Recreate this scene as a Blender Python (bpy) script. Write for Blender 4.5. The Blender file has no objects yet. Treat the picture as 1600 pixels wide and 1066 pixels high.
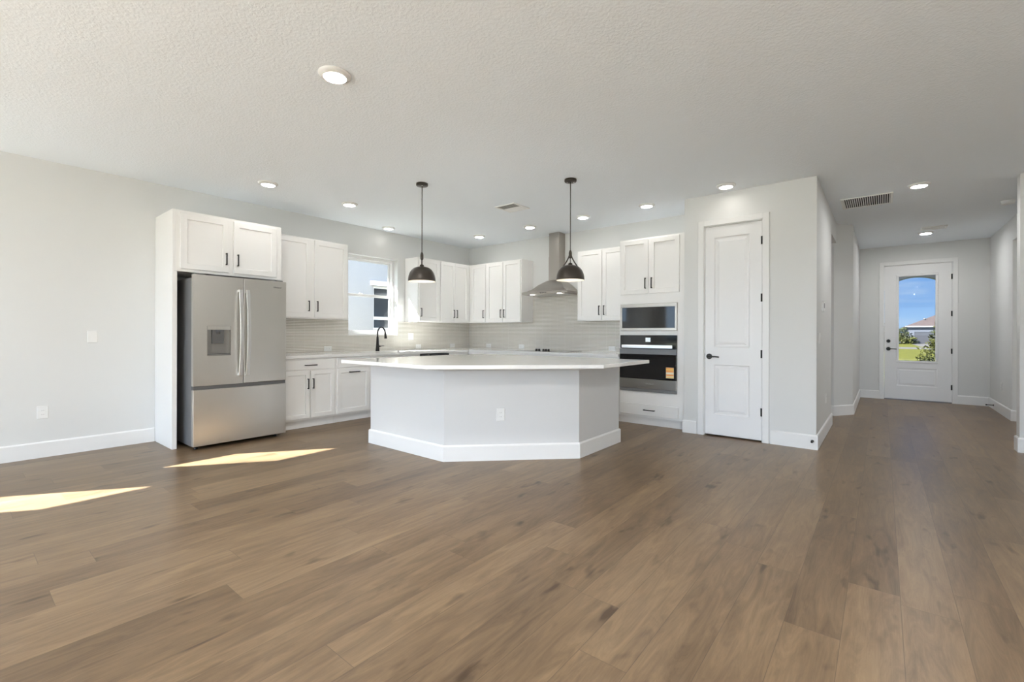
import bpy, bmesh, math, random
from mathutils import Vector, Matrix

S = bpy.context.scene
COL = S.collection
random.seed(7)

# ------------------------------------------------------------------ camera
H = 2.845                      # ceiling height
cam_d = bpy.data.cameras.new('camera')
cam = bpy.data.objects.new('camera', cam_d)
COL.objects.link(cam)
cam_d.sensor_width = 36.0
cam_d.lens = 717.2 / 1600 * 36.0
cam_d.shift_x = 0.0
cam_d.shift_y = -10.7 / 1600
cam_d.clip_start = 0.05
cam_d.clip_end = 600
YAW, ROLL = math.radians(38.916), math.radians(-0.17)
cam.matrix_world = (Matrix.Translation((0, 0, 1.191)) @ Matrix.Rotation(YAW, 4, 'Z')
                    @ Matrix.Rotation(math.pi / 2, 4, 'X') @ Matrix.Rotation(-ROLL, 4, 'Z'))
S.camera = cam

# ------------------------------------------------------------------ exposure, light paths
S.view_settings.view_transform = 'Standard'
S.view_settings.look = 'None'
S.view_settings.gamma = 1.0
S.view_settings.use_curve_mapping = False
S.view_settings.exposure = 1.18
S.cycles.max_bounces = 14
S.cycles.diffuse_bounces = 8
S.cycles.glossy_bounces = 5
S.cycles.transmission_bounces = 6
S.cycles.transparent_max_bounces = 12
S.cycles.caustics_reflective = True
S.cycles.blur_glossy = 0.6
S.cycles.sample_clamp_indirect = 8.0
S.cycles.use_denoising = True

# ------------------------------------------------------------------ sun and sky
SUN_T = Vector((0.535, 0.73, -0.653)).normalized()      # the way the sunlight travels
SUN_STRENGTH = 26.0
SKY_STRENGTH = 1.0
sun_d = bpy.data.lights.new('sun', 'SUN')
sun_d.energy = SUN_STRENGTH
sun_d.angle = math.radians(0.53)
sun_d.color = (1.0, 0.985, 0.955)
sun = bpy.data.objects.new('sun', sun_d)
sun.rotation_euler = (-SUN_T).to_track_quat('Z', 'Y').to_euler()
sun.location = (-14, -14, 16)
COL.objects.link(sun)

W = bpy.data.worlds.new('sky')
S.world = W
W.use_nodes = True
nt = W.node_tree
nt.nodes.clear()
def _n(t, **kw):
    n = nt.nodes.new(t)
    for k, v in kw.items():
        setattr(n, k, v)
    return n
tc = _n('ShaderNodeTexCoord')
sep = _n('ShaderNodeSeparateXYZ')
nt.links.new(tc.outputs['Generated'], sep.inputs[0])
grad = _n('ShaderNodeValToRGB')
cr = grad.color_ramp
cr.elements[0].position = 0.0
cr.elements[0].color = (0.112, 0.130, 0.141, 1)
cr.elements[1].position = 1.0
cr.elements[1].color = (0.084, 0.161, 0.335, 1)
for p, c in ((0.495, (0.125, 0.14, 0.14, 1)), (0.505, (0.27, 0.42, 0.58, 1)), (0.53, (0.165, 0.315, 0.56, 1)), (0.60, (0.105, 0.24, 0.52, 1))):
    e = cr.elements.new(p)
    e.color = c
mz = _n('ShaderNodeMath', operation='MULTIPLY_ADD')
mz.inputs[1].default_value = 0.5
mz.inputs[2].default_value = 0.5
nt.links.new(sep.outputs['Z'], mz.inputs[0])
nt.links.new(mz.outputs[0], grad.inputs[0])
# thin clouds
cm = _n('ShaderNodeMapping')
cm.inputs['Scale'].default_value = (3.0, 3.0, 22.0)
nt.links.new(tc.outputs['Generated'], cm.inputs[0])
cn = _n('ShaderNodeTexNoise')
cn.inputs['Scale'].default_value = 2.2
cn.inputs['Detail'].default_value = 7
nt.links.new(cm.outputs[0], cn.inputs['Vector'])
crp = _n('ShaderNodeValToRGB')
crp.color_ramp.elements[0].position = 0.52
crp.color_ramp.elements[1].position = 0.78
nt.links.new(cn.outputs['Fac'], crp.inputs[0])
cmx = _n('ShaderNodeMixRGB')
cmx.inputs['Color2'].default_value = (0.32, 0.43, 0.57, 1)
nt.links.new(crp.outputs[0], cmx.inputs['Fac'])
nt.links.new(grad.outputs[0], cmx.inputs['Color1'])
# bright hazy sky on the sunny side, behind the camera
dot = _n('ShaderNodeVectorMath', operation='DOT_PRODUCT')
dot.inputs[1].default_value = tuple(Vector((.22, -.93, .30)).normalized())
nt.links.new(tc.outputs['Generated'], dot.inputs[0])
d2 = _n('ShaderNodeMath', operation='MULTIPLY_ADD')
d2.inputs[1].default_value = 0.5
d2.inputs[2].default_value = 0.5
nt.links.new(dot.outputs['Value'], d2.inputs[0])
d3 = _n('ShaderNodeMath', operation='POWER')
d3.inputs[1].default_value = 6.0
nt.links.new(d2.outputs[0], d3.inputs[0])
up = _n('ShaderNodeMath', operation='GREATER_THAN')
up.inputs[1].default_value = 0.0
nt.links.new(sep.outputs['Z'], up.inputs[0])
d4 = _n('ShaderNodeMath', operation='MULTIPLY')
nt.links.new(d3.outputs[0], d4.inputs[0])
nt.links.new(up.outputs[0], d4.inputs[1])
glow = _n('ShaderNodeMixRGB', blend_type='ADD')
glow.inputs['Color2'].default_value = (2.15, 2.62, 3.35, 1)
nt.links.new(d4.outputs[0], glow.inputs['Fac'])
nt.links.new(cmx.outputs[0], glow.inputs['Color1'])
bg = _n('ShaderNodeBackground')
bg.inputs['Strength'].default_value = SKY_STRENGTH
wo = _n('ShaderNodeOutputWorld')
nt.links.new(glow.outputs[0], bg.inputs['Color'])
nt.links.new(bg.outputs[0], wo.inputs[0])

CAN_EMIT = 12.0          # recessed lights
BULB_EMIT = 4.0         # pendant bulbs

# ------------------------------------------------------------------ materials
MAT = {}
def mat(name, color=(.8, .8, .8), rough=.5, metal=0.0, spec=0.5, coat=0.0):
    m = bpy.data.materials.new(name)
    m.use_nodes = True
    b = m.node_tree.nodes['Principled BSDF']
    b.inputs['Base Color'].default_value = (*color, 1)
    b.inputs['Roughness'].default_value = rough
    b.inputs['Metallic'].default_value = metal
    b.inputs['Specular IOR Level'].default_value = spec
    b.inputs['Coat Weight'].default_value = coat
    MAT[name] = m
    return m
def nodes(m):
    return m.node_tree, m.node_tree.nodes['Principled BSDF']
def N(t, typ, **kw):
    n = t.nodes.new(typ)
    for k, v in kw.items():
        if k in n.inputs:
            n.inputs[k].default_value = v
        else:
            setattr(n, k, v)
    return n
def bump(m, scale=120, strength=.1, dist=.002, detail=3, stretch=(1, 1, 1), ramp=None):
    t, b = nodes(m)
    co = N(t, 'ShaderNodeTexCoord')
    mp = N(t, 'ShaderNodeMapping')
    mp.inputs['Scale'].default_value = stretch
    t.links.new(co.outputs['Object'], mp.inputs[0])
    no = N(t, 'ShaderNodeTexNoise', Scale=scale, Detail=detail)
    t.links.new(mp.outputs[0], no.inputs['Vector'])
    out = no.outputs['Fac']
    if ramp:
        r = N(t, 'ShaderNodeValToRGB')
        r.color_ramp.elements[0].position, r.color_ramp.elements[1].position = ramp
        t.links.new(out, r.inputs[0])
        out = r.outputs[0]
    bp = N(t, 'ShaderNodeBump', Strength=strength, Distance=dist)
    t.links.new(out, bp.inputs['Height'])
    t.links.new(bp.outputs[0], b.inputs['Normal'])
    return m

bump(mat('wall_paint', (.69, .695, .688), .62, spec=.35), 190, .08, .002)
bump(mat('ceiling_paint', (.85, .895, .94), .8, spec=.2), 62, .30, .004, 4, ramp=(.40, .64))
mat('trim_white', (.79, .79, .785), .33)
mat('door_white', (.80, .80, .805), .35)
mat('cabinet_white', (.84, .83, .815), .36)
mat('island_white', (.66, .662, .665), .4)
mat('plastic_white', (.80, .80, .79), .3)
mat('black_metal', (.012, .0115, .011), .42, .3)
mat('bronze', (.060, .050, .042), .36, .5)
mat('black_plastic', (.015, .015, .016), .35)
mat('black_glass', (.006, .006, .007), .03, spec=.6)
mat('grey_plastic', (.10, .10, .10), .45)
mat('grey_metal_paint', (.20, .20, .205), .45, .3)
mat('duct_shade_black', (.02, .02, .02), .9)  # black colour standing in for the darkness inside the return duct
mat('mirror_glass', (.014, .015, .016), .04, spec=.45)
mat('rubber', (.02, .02, .02), .7)
mat('vent_grey', (.34, .34, .33), .7)
mat('slot', (.12, .12, .12), .6)
mat('sticker_orange', (.85, .38, .12), .5)
mat('sticker_white', (.8, .75, .62), .5)
mat('sticker_yellow', (.85, .62, .18), .5)
mat('lettering_dark', (.05, .05, .055), .4)
mat('lettering_light', (.5, .5, .5), .4)
mat('shade_lining', (.88, .86, .82), .5)

# brushed stainless steel
for nm, colr, r in (('stainless', (.68, .66, .62), .34), ('stainless_light', (.78, .78, .77), .3), ('stainless_dark', (.34, .33, .31), .36), ('stainless_hood', (.44, .41, .375), .32)):
    m = mat(nm, colr, r, 1.0)
    t, b = nodes(m)
    co = N(t, 'ShaderNodeTexCoord')
    mp = N(t, 'ShaderNodeMapping')
    mp.inputs['Scale'].default_value = (3, 3, 260)
    t.links.new(co.outputs['Object'], mp.inputs[0])
    no = N(t, 'ShaderNodeTexNoise', Scale=3.0, Detail=4)
    t.links.new(mp.outputs[0], no.inputs['Vector'])
    mr = N(t, 'ShaderNodeMapRange')
    mr.inputs['To Min'].default_value = r - .05
    mr.inputs['To Max'].default_value = r + .07
    t.links.new(no.outputs['Fac'], mr.inputs[0])
    t.links.new(mr.outputs[0], b.inputs['Roughness'])
    bp = N(t, 'ShaderNodeBump', Strength=.03, Distance=.001)
    t.links.new(no.outputs['Fac'], bp.inputs['Height'])
    t.links.new(bp.outputs[0], b.inputs['Normal'])

# white quartz
m = mat('quartz', (.82, .81, .79), .09, spec=.5)
t, b = nodes(m)
co = N(t, 'ShaderNodeTexCoord')
n1 = N(t, 'ShaderNodeTexNoise', Scale=1.6, Detail=8, Distortion=1.6)
t.links.new(co.outputs['Object'], n1.inputs['Vector'])
r1 = N(t, 'ShaderNodeValToRGB')
r1.color_ramp.elements[0].position = .485
r1.color_ramp.elements[0].color = (.82, .815, .80, 1)
r1.color_ramp.elements[1].position = .53
r1.color_ramp.elements[1].color = (.82, .815, .80, 1)
e = r1.color_ramp.elements.new(.507)
e.color = (.785, .78, .765, 1)
t.links.new(n1.outputs['Fac'], r1.inputs[0])
t.links.new(r1.outputs[0], b.inputs['Base Color'])

# oak plank floor, planks along Y
m = mat('oak_planks', (.25, .18, .12), .4, spec=.3)
t, b = nodes(m)
co = N(t, 'ShaderNodeTexCoord')
sp = N(t, 'ShaderNodeSeparateXYZ')
t.links.new(co.outputs['Object'], sp.inputs[0])
def M(op, a, bb=None, c=None):
    n = N(t, 'ShaderNodeMath', operation=op)
    for i, v in enumerate((a, bb, c)):
        if v is None:
            continue
        if isinstance(v, (int, float)):
            n.inputs[i].default_value = v
        else:
            t.links.new(v, n.inputs[i])
    return n.outputs[0]
PW, PL = .191, 1.52
u = M('DIVIDE', M('SUBTRACT', sp.outputs['X'], .065), PW)
iu = M('FLOOR', u)
fu = M('SUBTRACT', u, iu)
wn = N(t, 'ShaderNodeTexWhiteNoise', noise_dimensions='1D')
t.links.new(iu, wn.inputs['W'])
v = M('DIVIDE', M('ADD', sp.outputs['Y'], M('MULTIPLY', wn.outputs['Value'], PL * 7.3)), PL)
iv = M('FLOOR', v)
fv = M('SUBTRACT', v, iv)
cb = N(t, 'ShaderNodeCombineXYZ')
t.links.new(iu, cb.inputs[0])
t.links.new(iv, cb.inputs[1])
wn2 = N(t, 'ShaderNodeTexWhiteNoise', noise_dimensions='3D')
t.links.new(cb.outputs[0], wn2.inputs['Vector'])
rnd = wn2.outputs['Value']
gx = N(t, 'ShaderNodeCombineXYZ')
t.links.new(M('MULTIPLY', sp.outputs['X'], 15.0), gx.inputs[0])
t.links.new(M('ADD', M('MULTIPLY', sp.outputs['Y'], 2.1), M('MULTIPLY', rnd, 37.0)), gx.inputs[1])
t.links.new(M('MULTIPLY', rnd, 91.0), gx.inputs[2])
gn = N(t, 'ShaderNodeTexNoise', Scale=1.0, Detail=10, Roughness=.68, Distortion=1.3)
t.links.new(gx.outputs[0], gn.inputs['Vector'])
fx = N(t, 'ShaderNodeCombineXYZ')
t.links.new(M('MULTIPLY', sp.outputs['X'], 190.0), fx.inputs[0])
t.links.new(M('MULTIPLY', sp.outputs['Y'], 7.0), fx.inputs[1])
t.links.new(rnd, fx.inputs[2])
fn = N(t, 'ShaderNodeTexNoise', Scale=1.0, Detail=4)
t.links.new(fx.outputs[0], fn.inputs['Vector'])
# long soft drifts of tone
bx = N(t, 'ShaderNodeCombineXYZ')
t.links.new(M('MULTIPLY', sp.outputs['X'], 5.0), bx.inputs[0])
t.links.new(M('ADD', M('MULTIPLY', sp.outputs['Y'], .9), M('MULTIPLY', rnd, 11.0)), bx.inputs[1])
t.links.new(M('MULTIPLY', rnd, 23.0), bx.inputs[2])
bn = N(t, 'ShaderNodeTexNoise', Scale=1.3, Detail=3)
t.links.new(bx.outputs[0], bn.inputs['Vector'])
# dark knots
kx = N(t, 'ShaderNodeCombineXYZ')
t.links.new(M('MULTIPLY', sp.outputs['X'], 11.0), kx.inputs[0])
t.links.new(M('MULTIPLY', sp.outputs['Y'], 3.6), kx.inputs[1])
t.links.new(M('MULTIPLY', rnd, 5.0), kx.inputs[2])
kn = N(t, 'ShaderNodeTexNoise', Scale=1.0, Detail=2)
t.links.new(kx.outputs[0], kn.inputs['Vector'])
kr = N(t, 'ShaderNodeValToRGB')
kr.color_ramp.elements[0].position = .655
kr.color_ramp.elements[1].position = .79
t.links.new(kn.outputs['Fac'], kr.inputs[0])
tone = M('ADD', M('ADD', M('MULTIPLY', gn.outputs['Fac'], .72), M('MULTIPLY', rnd, .17)), M('ADD', M('MULTIPLY', bn.outputs['Fac'], .26), M('MULTIPLY', fn.outputs['Fac'], .14)))
tone = M('SUBTRACT', tone, .13)
tone = M('SUBTRACT', tone, M('MULTIPLY', kr.outputs[0], .31))
fr = N(t, 'ShaderNodeValToRGB')
fr.color_ramp.elements[0].position = .22
fr.color_ramp.elements[0].color = (.070, .044, .025, 1)
fr.color_ramp.elements[1].position = .80
fr.color_ramp.elements[1].color = (.305, .211, .122, 1)
e = fr.color_ramp.elements.new(.52)
e.color = (.186, .124, .072, 1)
t.links.new(tone, fr.inputs[0])
eu = M('MINIMUM', fu, M('SUBTRACT', 1.0, fu))
ev = M('MINIMUM', fv, M('SUBTRACT', 1.0, fv))
su = M('LESS_THAN', M('MULTIPLY', eu, PW), .0011)
sv = M('LESS_THAN', M('MULTIPLY', ev, PL), .0011)
seam = M('MAXIMUM', su, sv)
mx = N(t, 'ShaderNodeMixRGB')
mx.inputs['Color2'].default_value = (.085, .058, .038, 1)
t.links.new(M('MULTIPLY', seam, .75), mx.inputs['Fac'])
t.links.new(fr.outputs[0], mx.inputs['Color1'])
t.links.new(mx.outputs[0], b.inputs['Base Color'])
rr = N(t, 'ShaderNodeMapRange')
rr.inputs['To Min'].default_value = .25
rr.inputs['To Max'].default_value = .40
t.links.new(gn.outputs['Fac'], rr.inputs[0])
t.links.new(rr.outputs[0], b.inputs['Roughness'])
hgt = M('ADD', M('MULTIPLY', gn.outputs['Fac'], .6), M('MULTIPLY', fn.outputs['Fac'], .25))
hgt = M('SUBTRACT', hgt, M('MULTIPLY', seam, .8))
bp = N(t, 'ShaderNodeBump', Strength=.22, Distance=.003)
t.links.new(hgt, bp.inputs['Height'])
t.links.new(bp.outputs[0], b.inputs['Normal'])

# stacked narrow glazed tiles; u = running axis ('X' or 'Y'), v = Z
def tile_mat(name, axis):
    global t, b
    m = mat(name, (.5, .48, .45), .18, spec=.5)
    t, b = nodes(m)
    co = N(t, 'ShaderNodeTexCoord')
    sp = N(t, 'ShaderNodeSeparateXYZ')
    t.links.new(co.outputs['Object'], sp.inputs[0])
    TW, TH = .150, .0215
    u = M('DIVIDE', sp.outputs[axis], TW)
    v = M('DIVIDE', sp.outputs['Z'], TH)
    iu, iv = M('FLOOR', u), M('FLOOR', v)
    fu, fv = M('SUBTRACT', u, iu), M('SUBTRACT', v, iv)
    cb = N(t, 'ShaderNodeCombineXYZ')
    t.links.new(iu, cb.inputs[0])
    t.links.new(iv, cb.inputs[1])
    wn = N(t, 'ShaderNodeTexWhiteNoise', noise_dimensions='3D')
    t.links.new(cb.outputs[0], wn.inputs['Vector'])
    cr = N(t, 'ShaderNodeValToRGB')
    cr.color_ramp.elements[0].color = (.50, .465, .41, 1)
    cr.color_ramp.elements[1].color = (.54, .505, .45, 1)
    t.links.new(wn.outputs['Value'], cr.inputs[0])
    eu = M('MULTIPLY', M('MINIMUM', fu, M('SUBTRACT', 1.0, fu)), TW)
    ev = M('MULTIPLY', M('MINIMUM', fv, M('SUBTRACT', 1.0, fv)), TH)
    ed = M('MINIMUM', M('MULTIPLY', eu, 5.0), ev)
    g = M('LESS_THAN', ed, .0032)
    mx = N(t, 'ShaderNodeMixRGB')
    mx.inputs['Color2'].default_value = (.88, .86, .82, 1)
    t.links.new(g, mx.inputs['Fac'])
    t.links.new(cr.outputs[0], mx.inputs['Color1'])
    t.links.new(mx.outputs[0], b.inputs['Base Color'])
    ro = M('MULTIPLY_ADD', g, .6, .16)
    t.links.new(ro, b.inputs['Roughness'])
    bp = N(t, 'ShaderNodeBump', Strength=.5, Distance=.0015)
    t.links.new(M('MINIMUM', M('MULTIPLY', ed, 350.0), 1.0), bp.inputs['Height'])
    t.links.new(bp.outputs[0], b.inputs['Normal'])
tile_mat('tile_left', 'Y')
tile_mat('tile_back', 'X')

# clear pane: straight-through plus a mirror glint
m = bpy.data.materials.new('glass')
m.use_nodes = True
t = m.node_tree
t.nodes.clear()
o_ = N(t, 'ShaderNodeOutputMaterial')
tr = N(t, 'ShaderNodeBsdfTransparent')
tr.inputs[0].default_value = (.96, .98, .97, 1)
gl = N(t, 'ShaderNodeBsdfGlossy')
gl.inputs['Roughness'].default_value = .0
fz = N(t, 'ShaderNodeFresnel', IOR=1.25)
mxs = N(t, 'ShaderNodeMixShader')
ge = N(t, 'ShaderNodeNewGeometry')
fzf = N(t, 'ShaderNodeMath', operation='SUBTRACT')
fzf.inputs[0].default_value = 1.0
t.links.new(ge.outputs['Backfacing'], fzf.inputs[1])
fzm = N(t, 'ShaderNodeMath', operation='MULTIPLY')
t.links.new(fz.outputs[0], fzm.inputs[0])
t.links.new(fzf.outputs[0], fzm.inputs[1])
t.links.new(fzm.outputs[0], mxs.inputs[0])
t.links.new(tr.outputs[0], mxs.inputs[1])
t.links.new(gl.outputs[0], mxs.inputs[2])
t.links.new(mxs.outputs[0], o_.inputs[0])
MAT['glass'] = m
m2 = m.copy()
m2.name = 'dimming_glass'  # tint added to darken the bright view outdoors
for n_ in m2.node_tree.nodes:
    if n_.type == 'BSDF_TRANSPARENT':
        n_.inputs[0].default_value = (.78, .79, .81, 1)
MAT['dimming_glass'] = m2

def emit(name, color, strength):
    m = bpy.data.materials.new(name)
    m.use_nodes = True
    b = m.node_tree.nodes['Principled BSDF']
    b.inputs['Base Color'].default_value = (.8, .8, .8, 1)
    b.inputs['Emission Color'].default_value = (*color, 1)
    b.inputs['Emission Strength'].default_value = strength
    MAT[name] = m
emit('lamp_lens', (1.0, .95, .88), CAN_EMIT)
emit('lamp_lens_dim', (1.0, .95, .88), CAN_EMIT * .5)
emit('lamp_lens_medium', (1.0, .98, .95), CAN_EMIT * 2.6)
emit('lamp_lens_bright', (1.0, .99, .975), CAN_EMIT * 26)
emit('lamp_lens_hall', (1.0, .99, .975), CAN_EMIT * 11)
emit('lamp_lens_fill', (1.0, .99, .975), CAN_EMIT * 46)  # for the added, unseen lamps on the right side
emit('fill_glow', (1.0, .99, .975), 34.0)  # emission of the unseen lamp added for hallway fill
emit('bulb', (1.0, .86, .68), BULB_EMIT)
emit('hood_lamp', (1.0, .95, .88), 2.0)
emit('oven_display', (.55, .72, .8), .2)

# outdoors
def noisy(name, c1, c2, scale, rough=.8, detail=5, bumpy=0):
    m = mat(name, c1, rough, spec=.2)
    t, b = nodes(m)
    co = N(t, 'ShaderNodeTexCoord')
    no = N(t, 'ShaderNodeTexNoise', Scale=scale, Detail=detail)
    t.links.new(co.outputs['Object'], no.inputs['Vector'])
    cr = N(t, 'ShaderNodeValToRGB')
    cr.color_ramp.elements[0].position = .35
    cr.color_ramp.elements[1].position = .65
    cr.color_ramp.elements[0].color = (*c1, 1)
    cr.color_ramp.elements[1].color = (*c2, 1)
    t.links.new(no.outputs['Fac'], cr.inputs[0])
    t.links.new(cr.outputs[0], b.inputs['Base Color'])
    if bumpy:
        bp = N(t, 'ShaderNodeBump', Strength=bumpy, Distance=.02)
        t.links.new(no.outputs['Fac'], bp.inputs['Height'])
        t.links.new(bp.outputs[0], b.inputs['Normal'])
noisy('lawn_green', (.042, .044, .002), (.068, .067, .004), 3.0)
noisy('concrete', (.065, .062, .056), (.077, .073, .066), 6.0)
noisy('patio_bounce', (.56, .56, .55), (.64, .64, .63), 6.0)  # kept pale so the unseen paving bounces sunlight to the ceiling
noisy('stucco', (.40, .39, .385), (.43, .42, .415), 60.0, .85, 4, .2)
noisy('stucco_grey', (.050, .054, .062), (.056, .060, .070), 60.0, .85, 4, .2)
noisy('roof_tile', (.038, .027, .023), (.050, .036, .031), 5.0)
noisy('leaf_green', (.007, .011, .002), (.042, .044, .008), 2.0, .6)
noisy('leaf_red', (.09, .05, .02), (.16, .15, .04), 4.0, .6)
noisy('bark', (.09, .06, .04), (.14, .10, .07), 14.0)
noisy('porch_paint', (.74, .75, .76), (.78, .79, .80), 60.0, .8, 4, .2)
mat('fascia_paint', (.105, .105, .10), .6)
mat('garage_grey', (.012, .012, .014), .5)
mat('night_pane', (.045, .05, .058), .06, spec=.5)

# ------------------------------------------------------------------ mesh helpers
class MB:
    """one mesh under construction"""
    def __init__(self):
        self.bm = bmesh.new()
    def v(self, p):
        return self.bm.verts.new(p)
    def f(self, vs, smooth=False):
        try:
            fc = self.bm.faces.new(vs)
            fc.smooth = smooth
            return fc
        except ValueError:
            return None
    def box(self, x0, x1, y0, y1, z0, z1, ch=0.0):
        if x0 > x1: x0, x1 = x1, x0
        if y0 > y1: y0, y1 = y1, y0
        if z0 > z1: z0, z1 = z1, z0
        vs = [self.v((x, y, z)) for z in (z0, z1) for y in (y0, y1) for x in (x0, x1)]
        fs = []
        for a in ((0, 2, 3, 1), (4, 5, 7, 6), (0, 1, 5, 4), (2, 6, 7, 3), (0, 4, 6, 2), (1, 3, 7, 5)):
            fs.append(self.f([vs[i] for i in a]))
        if ch:
            ed = list({e for fc in fs for e in fc.edges})
            bmesh.ops.bevel(self.bm, geom=ed, offset=ch, segments=1, affect='EDGES', profile=.5)
        return self
    def rings(self, rs, cap0=True, cap1=True, smooth=False, closed=True):
        """rs: list of loops of points with the same count; skins them"""
        L = [[self.v(p) for p in r] for r in rs]
        n = len(L[0])
        for a, b_ in zip(L, L[1:]):
            for i in range(n if closed else n - 1):
                j = (i + 1) % n
                self.f([a[i], a[j], b_[j], b_[i]], smooth)
        if cap0: self.f(list(reversed(L[0])))
        if cap1: self.f(L[-1])
        return self
    def panel(self, x0, x1, z0, z1, prof, xy=None):
        """rectangle facing -y: prof = [(inset, y)...] from the back edge to the inner field"""
        rs = []
        for ins, y in prof:
            rs.append([(x0 + ins, y, z0 + ins), (x1 - ins, y, z0 + ins), (x1 - ins, y, z1 - ins), (x0 + ins, y, z1 - ins)])
        return self.rings(rs)
    def tube(self, path, r, n=10, cap=True):
        path = [Vector(p) for p in path]
        rad = r if isinstance(r, (list, tuple)) else [r] * len(path)
        rs = []
        ref = None
        for i, p in enumerate(path):
            d = (path[min(i + 1, len(path) - 1)] - path[max(i - 1, 0)]).normalized()
            if ref is None:
                ref = Vector((0, 0, 1)) if abs(d.z) < .9 else Vector((1, 0, 0))
            a = (ref - d * ref.dot(d)).normalized()
            ref = a
            c = d.cross(a)
            rs.append([p + (a * math.cos(2 * math.pi * k / n) + c * math.sin(2 * math.pi * k / n)) * rad[i] for k in range(n)])
        return self.rings(rs, cap, cap, True)
    def lathe(self, prof, c=(0, 0, 0), n=28, cap0=True, cap1=True, axis='z', smooth=True):
        rs = []
        for r, h in prof:
            loop = []
            for k in range(n):
                a = 2 * math.pi * k / n
                p = (r * math.cos(a), r * math.sin(a), h)
                if axis == 'y':
                    p = (p[0], p[2], p[1])
                elif axis == 'x':
                    p = (p[2], p[0], p[1])
                loop.append((c[0] + p[0], c[1] + p[1], c[2] + p[2]))
            rs.append(loop)
        return self.rings(rs, cap0, cap1, smooth)
    def prism(self, poly, z0, z1, ch=0.0):
        rs = []
        if ch:
            ins = inset_poly(poly, ch)
            rs = [[(x, y, z0) for x, y in ins], [(x, y, z0 + ch) for x, y in poly], [(x, y, z1 - ch) for x, y in poly], [(x, y, z1) for x, y in ins]]
        else:
            rs = [[(x, y, z0) for x, y in poly], [(x, y, z1) for x, y in poly]]
        return self.rings(rs)
    def build(self, name, material, parent=None, bevel=0.0, label=None):
        bmesh.ops.recalc_face_normals(self.bm, faces=self.bm.faces)
        me = bpy.data.meshes.new(name)
        self.bm.to_mesh(me)
        self.bm.free()
        ms = material if isinstance(material, (list, tuple)) else [material]
        for k in ms:
            me.materials.append(MAT[k])
        o = bpy.data.objects.new(name, me)
        COL.objects.link(o)
        if parent is not None:
            o.parent = parent
        if bevel:
            md = o.modifiers.new('edge', 'BEVEL')
            md.width = bevel
            md.segments = 2
            md.limit_method = 'ANGLE'
            md.angle_limit = math.radians(40)
        if label:
            o['label'] = label
        return o

def inset_poly(poly, d):
    """offset a counter-clockwise polygon inward by d (negative = outward)"""
    n = len(poly)
    out = []
    for i in range(n):
        p0, p1, p2 = Vector(poly[i - 1]), Vector(poly[i]), Vector(poly[(i + 1) % n])
        e1, e2 = (p1 - p0).normalized(), (p2 - p1).normalized()
        n1, n2 = Vector((-e1.y, e1.x)), Vector((-e2.y, e2.x))
        k = (n1 + n2)
        k = k / max(1e-6, (1 + n1.dot(n2)))
        out.append(tuple(p1 + k * d))
    return out

def thing(name, label, cat, loc=(0, 0, 0), rz=0.0, group=None):
    o = bpy.data.objects.new(name, None)
    o.empty_display_size = .05
    COL.objects.link(o)
    o.location = loc
    o.rotation_euler = (0, 0, rz)
    o['label'] = label
    o['category'] = cat
    if group:
        o['group'] = group
    return o
def tag(o, label, cat, group=None, kind=None):
    o['label'] = label
    o['category'] = cat
    if group: o['group'] = group
    if kind: o['kind'] = kind
    return o
def struct(name, mb, m, parent=None):
    o = mb.build(name, m, parent)
    if parent is None:
        o['kind'] = 'structure'
    return o
def lettering(name, text, size, m, parent, loc, rot, depth=.0006):
    cu = bpy.data.curves.new(name + '_curve', 'FONT')
    cu.body = text
    cu.size = size
    cu.extrude = depth
    cu.align_x = 'CENTER'
    cu.align_y = 'CENTER'
    tmp = bpy.data.objects.new(name + '_tmp', cu)
    COL.objects.link(tmp)
    bpy.context.view_layer.update()
    me = bpy.data.meshes.new_from_object(tmp.evaluated_get(bpy.context.evaluated_depsgraph_get()))
    bpy.data.objects.remove(tmp)
    bpy.data.curves.remove(cu)
    me.materials.clear()
    me.materials.append(MAT[m])
    me.name = name
    o = bpy.data.objects.new(name, me)
    COL.objects.link(o)
    o.parent = parent
    o.location = loc
    o.rotation_euler = rot
    return o
PI = math.pi

# ------------------------------------------------------------------ the room shell
XL, YB = -6.247, 6.41              # left wall, back kitchen wall
PX0, PX1, PY0, PY1 = -1.888, -.533, 5.691, 7.45    # pantry block
XR, YK = 3.3, -4.0                 # right wall and wall behind the camera (both out of frame)
YF = 11.07                         # front wall
HX0, HX1 = -.345, 1.41             # foyer side walls
T = .14

struct('floor', MB().box(XL - .2, 4.4, YK - .15, YF + .15, -.12, 0), 'oak_planks')
struct('ceiling', MB().box(XL - .2, 4.4, YK - .15, YF + .2, H, H + .15), 'ceiling_paint')

def wall_y(mb, x0, x1, ya, yb, holes, z1=H):
    """wall slab between x0 and x1 running along y, holes = (y0,y1,z0,z1)"""
    y = ya
    for h0, h1, a, c in sorted(holes):
        mb.box(x0, x1, y, h0, 0, z1)
        if a > 0: mb.box(x0, x1, h0, h1, 0, a)
        if c < z1: mb.box(x0, x1, h0, h1, c, z1)
        y = h1
    mb.box(x0, x1, y, yb, 0, z1)
    return mb
def wall_x(mb, y0, y1, xa, xb, holes, z1=H):
    x = xa
    for h0, h1, a, c in sorted(holes):
        mb.box(x, h0, y0, y1, 0, z1)
        if a > 0: mb.box(h0, h1, y0, y1, 0, a)
        if c < z1: mb.box(h0, h1, y0, y1, c, z1)
        x = h1
    mb.box(x, xb, y0, y1, 0, z1)
    return mb

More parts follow.
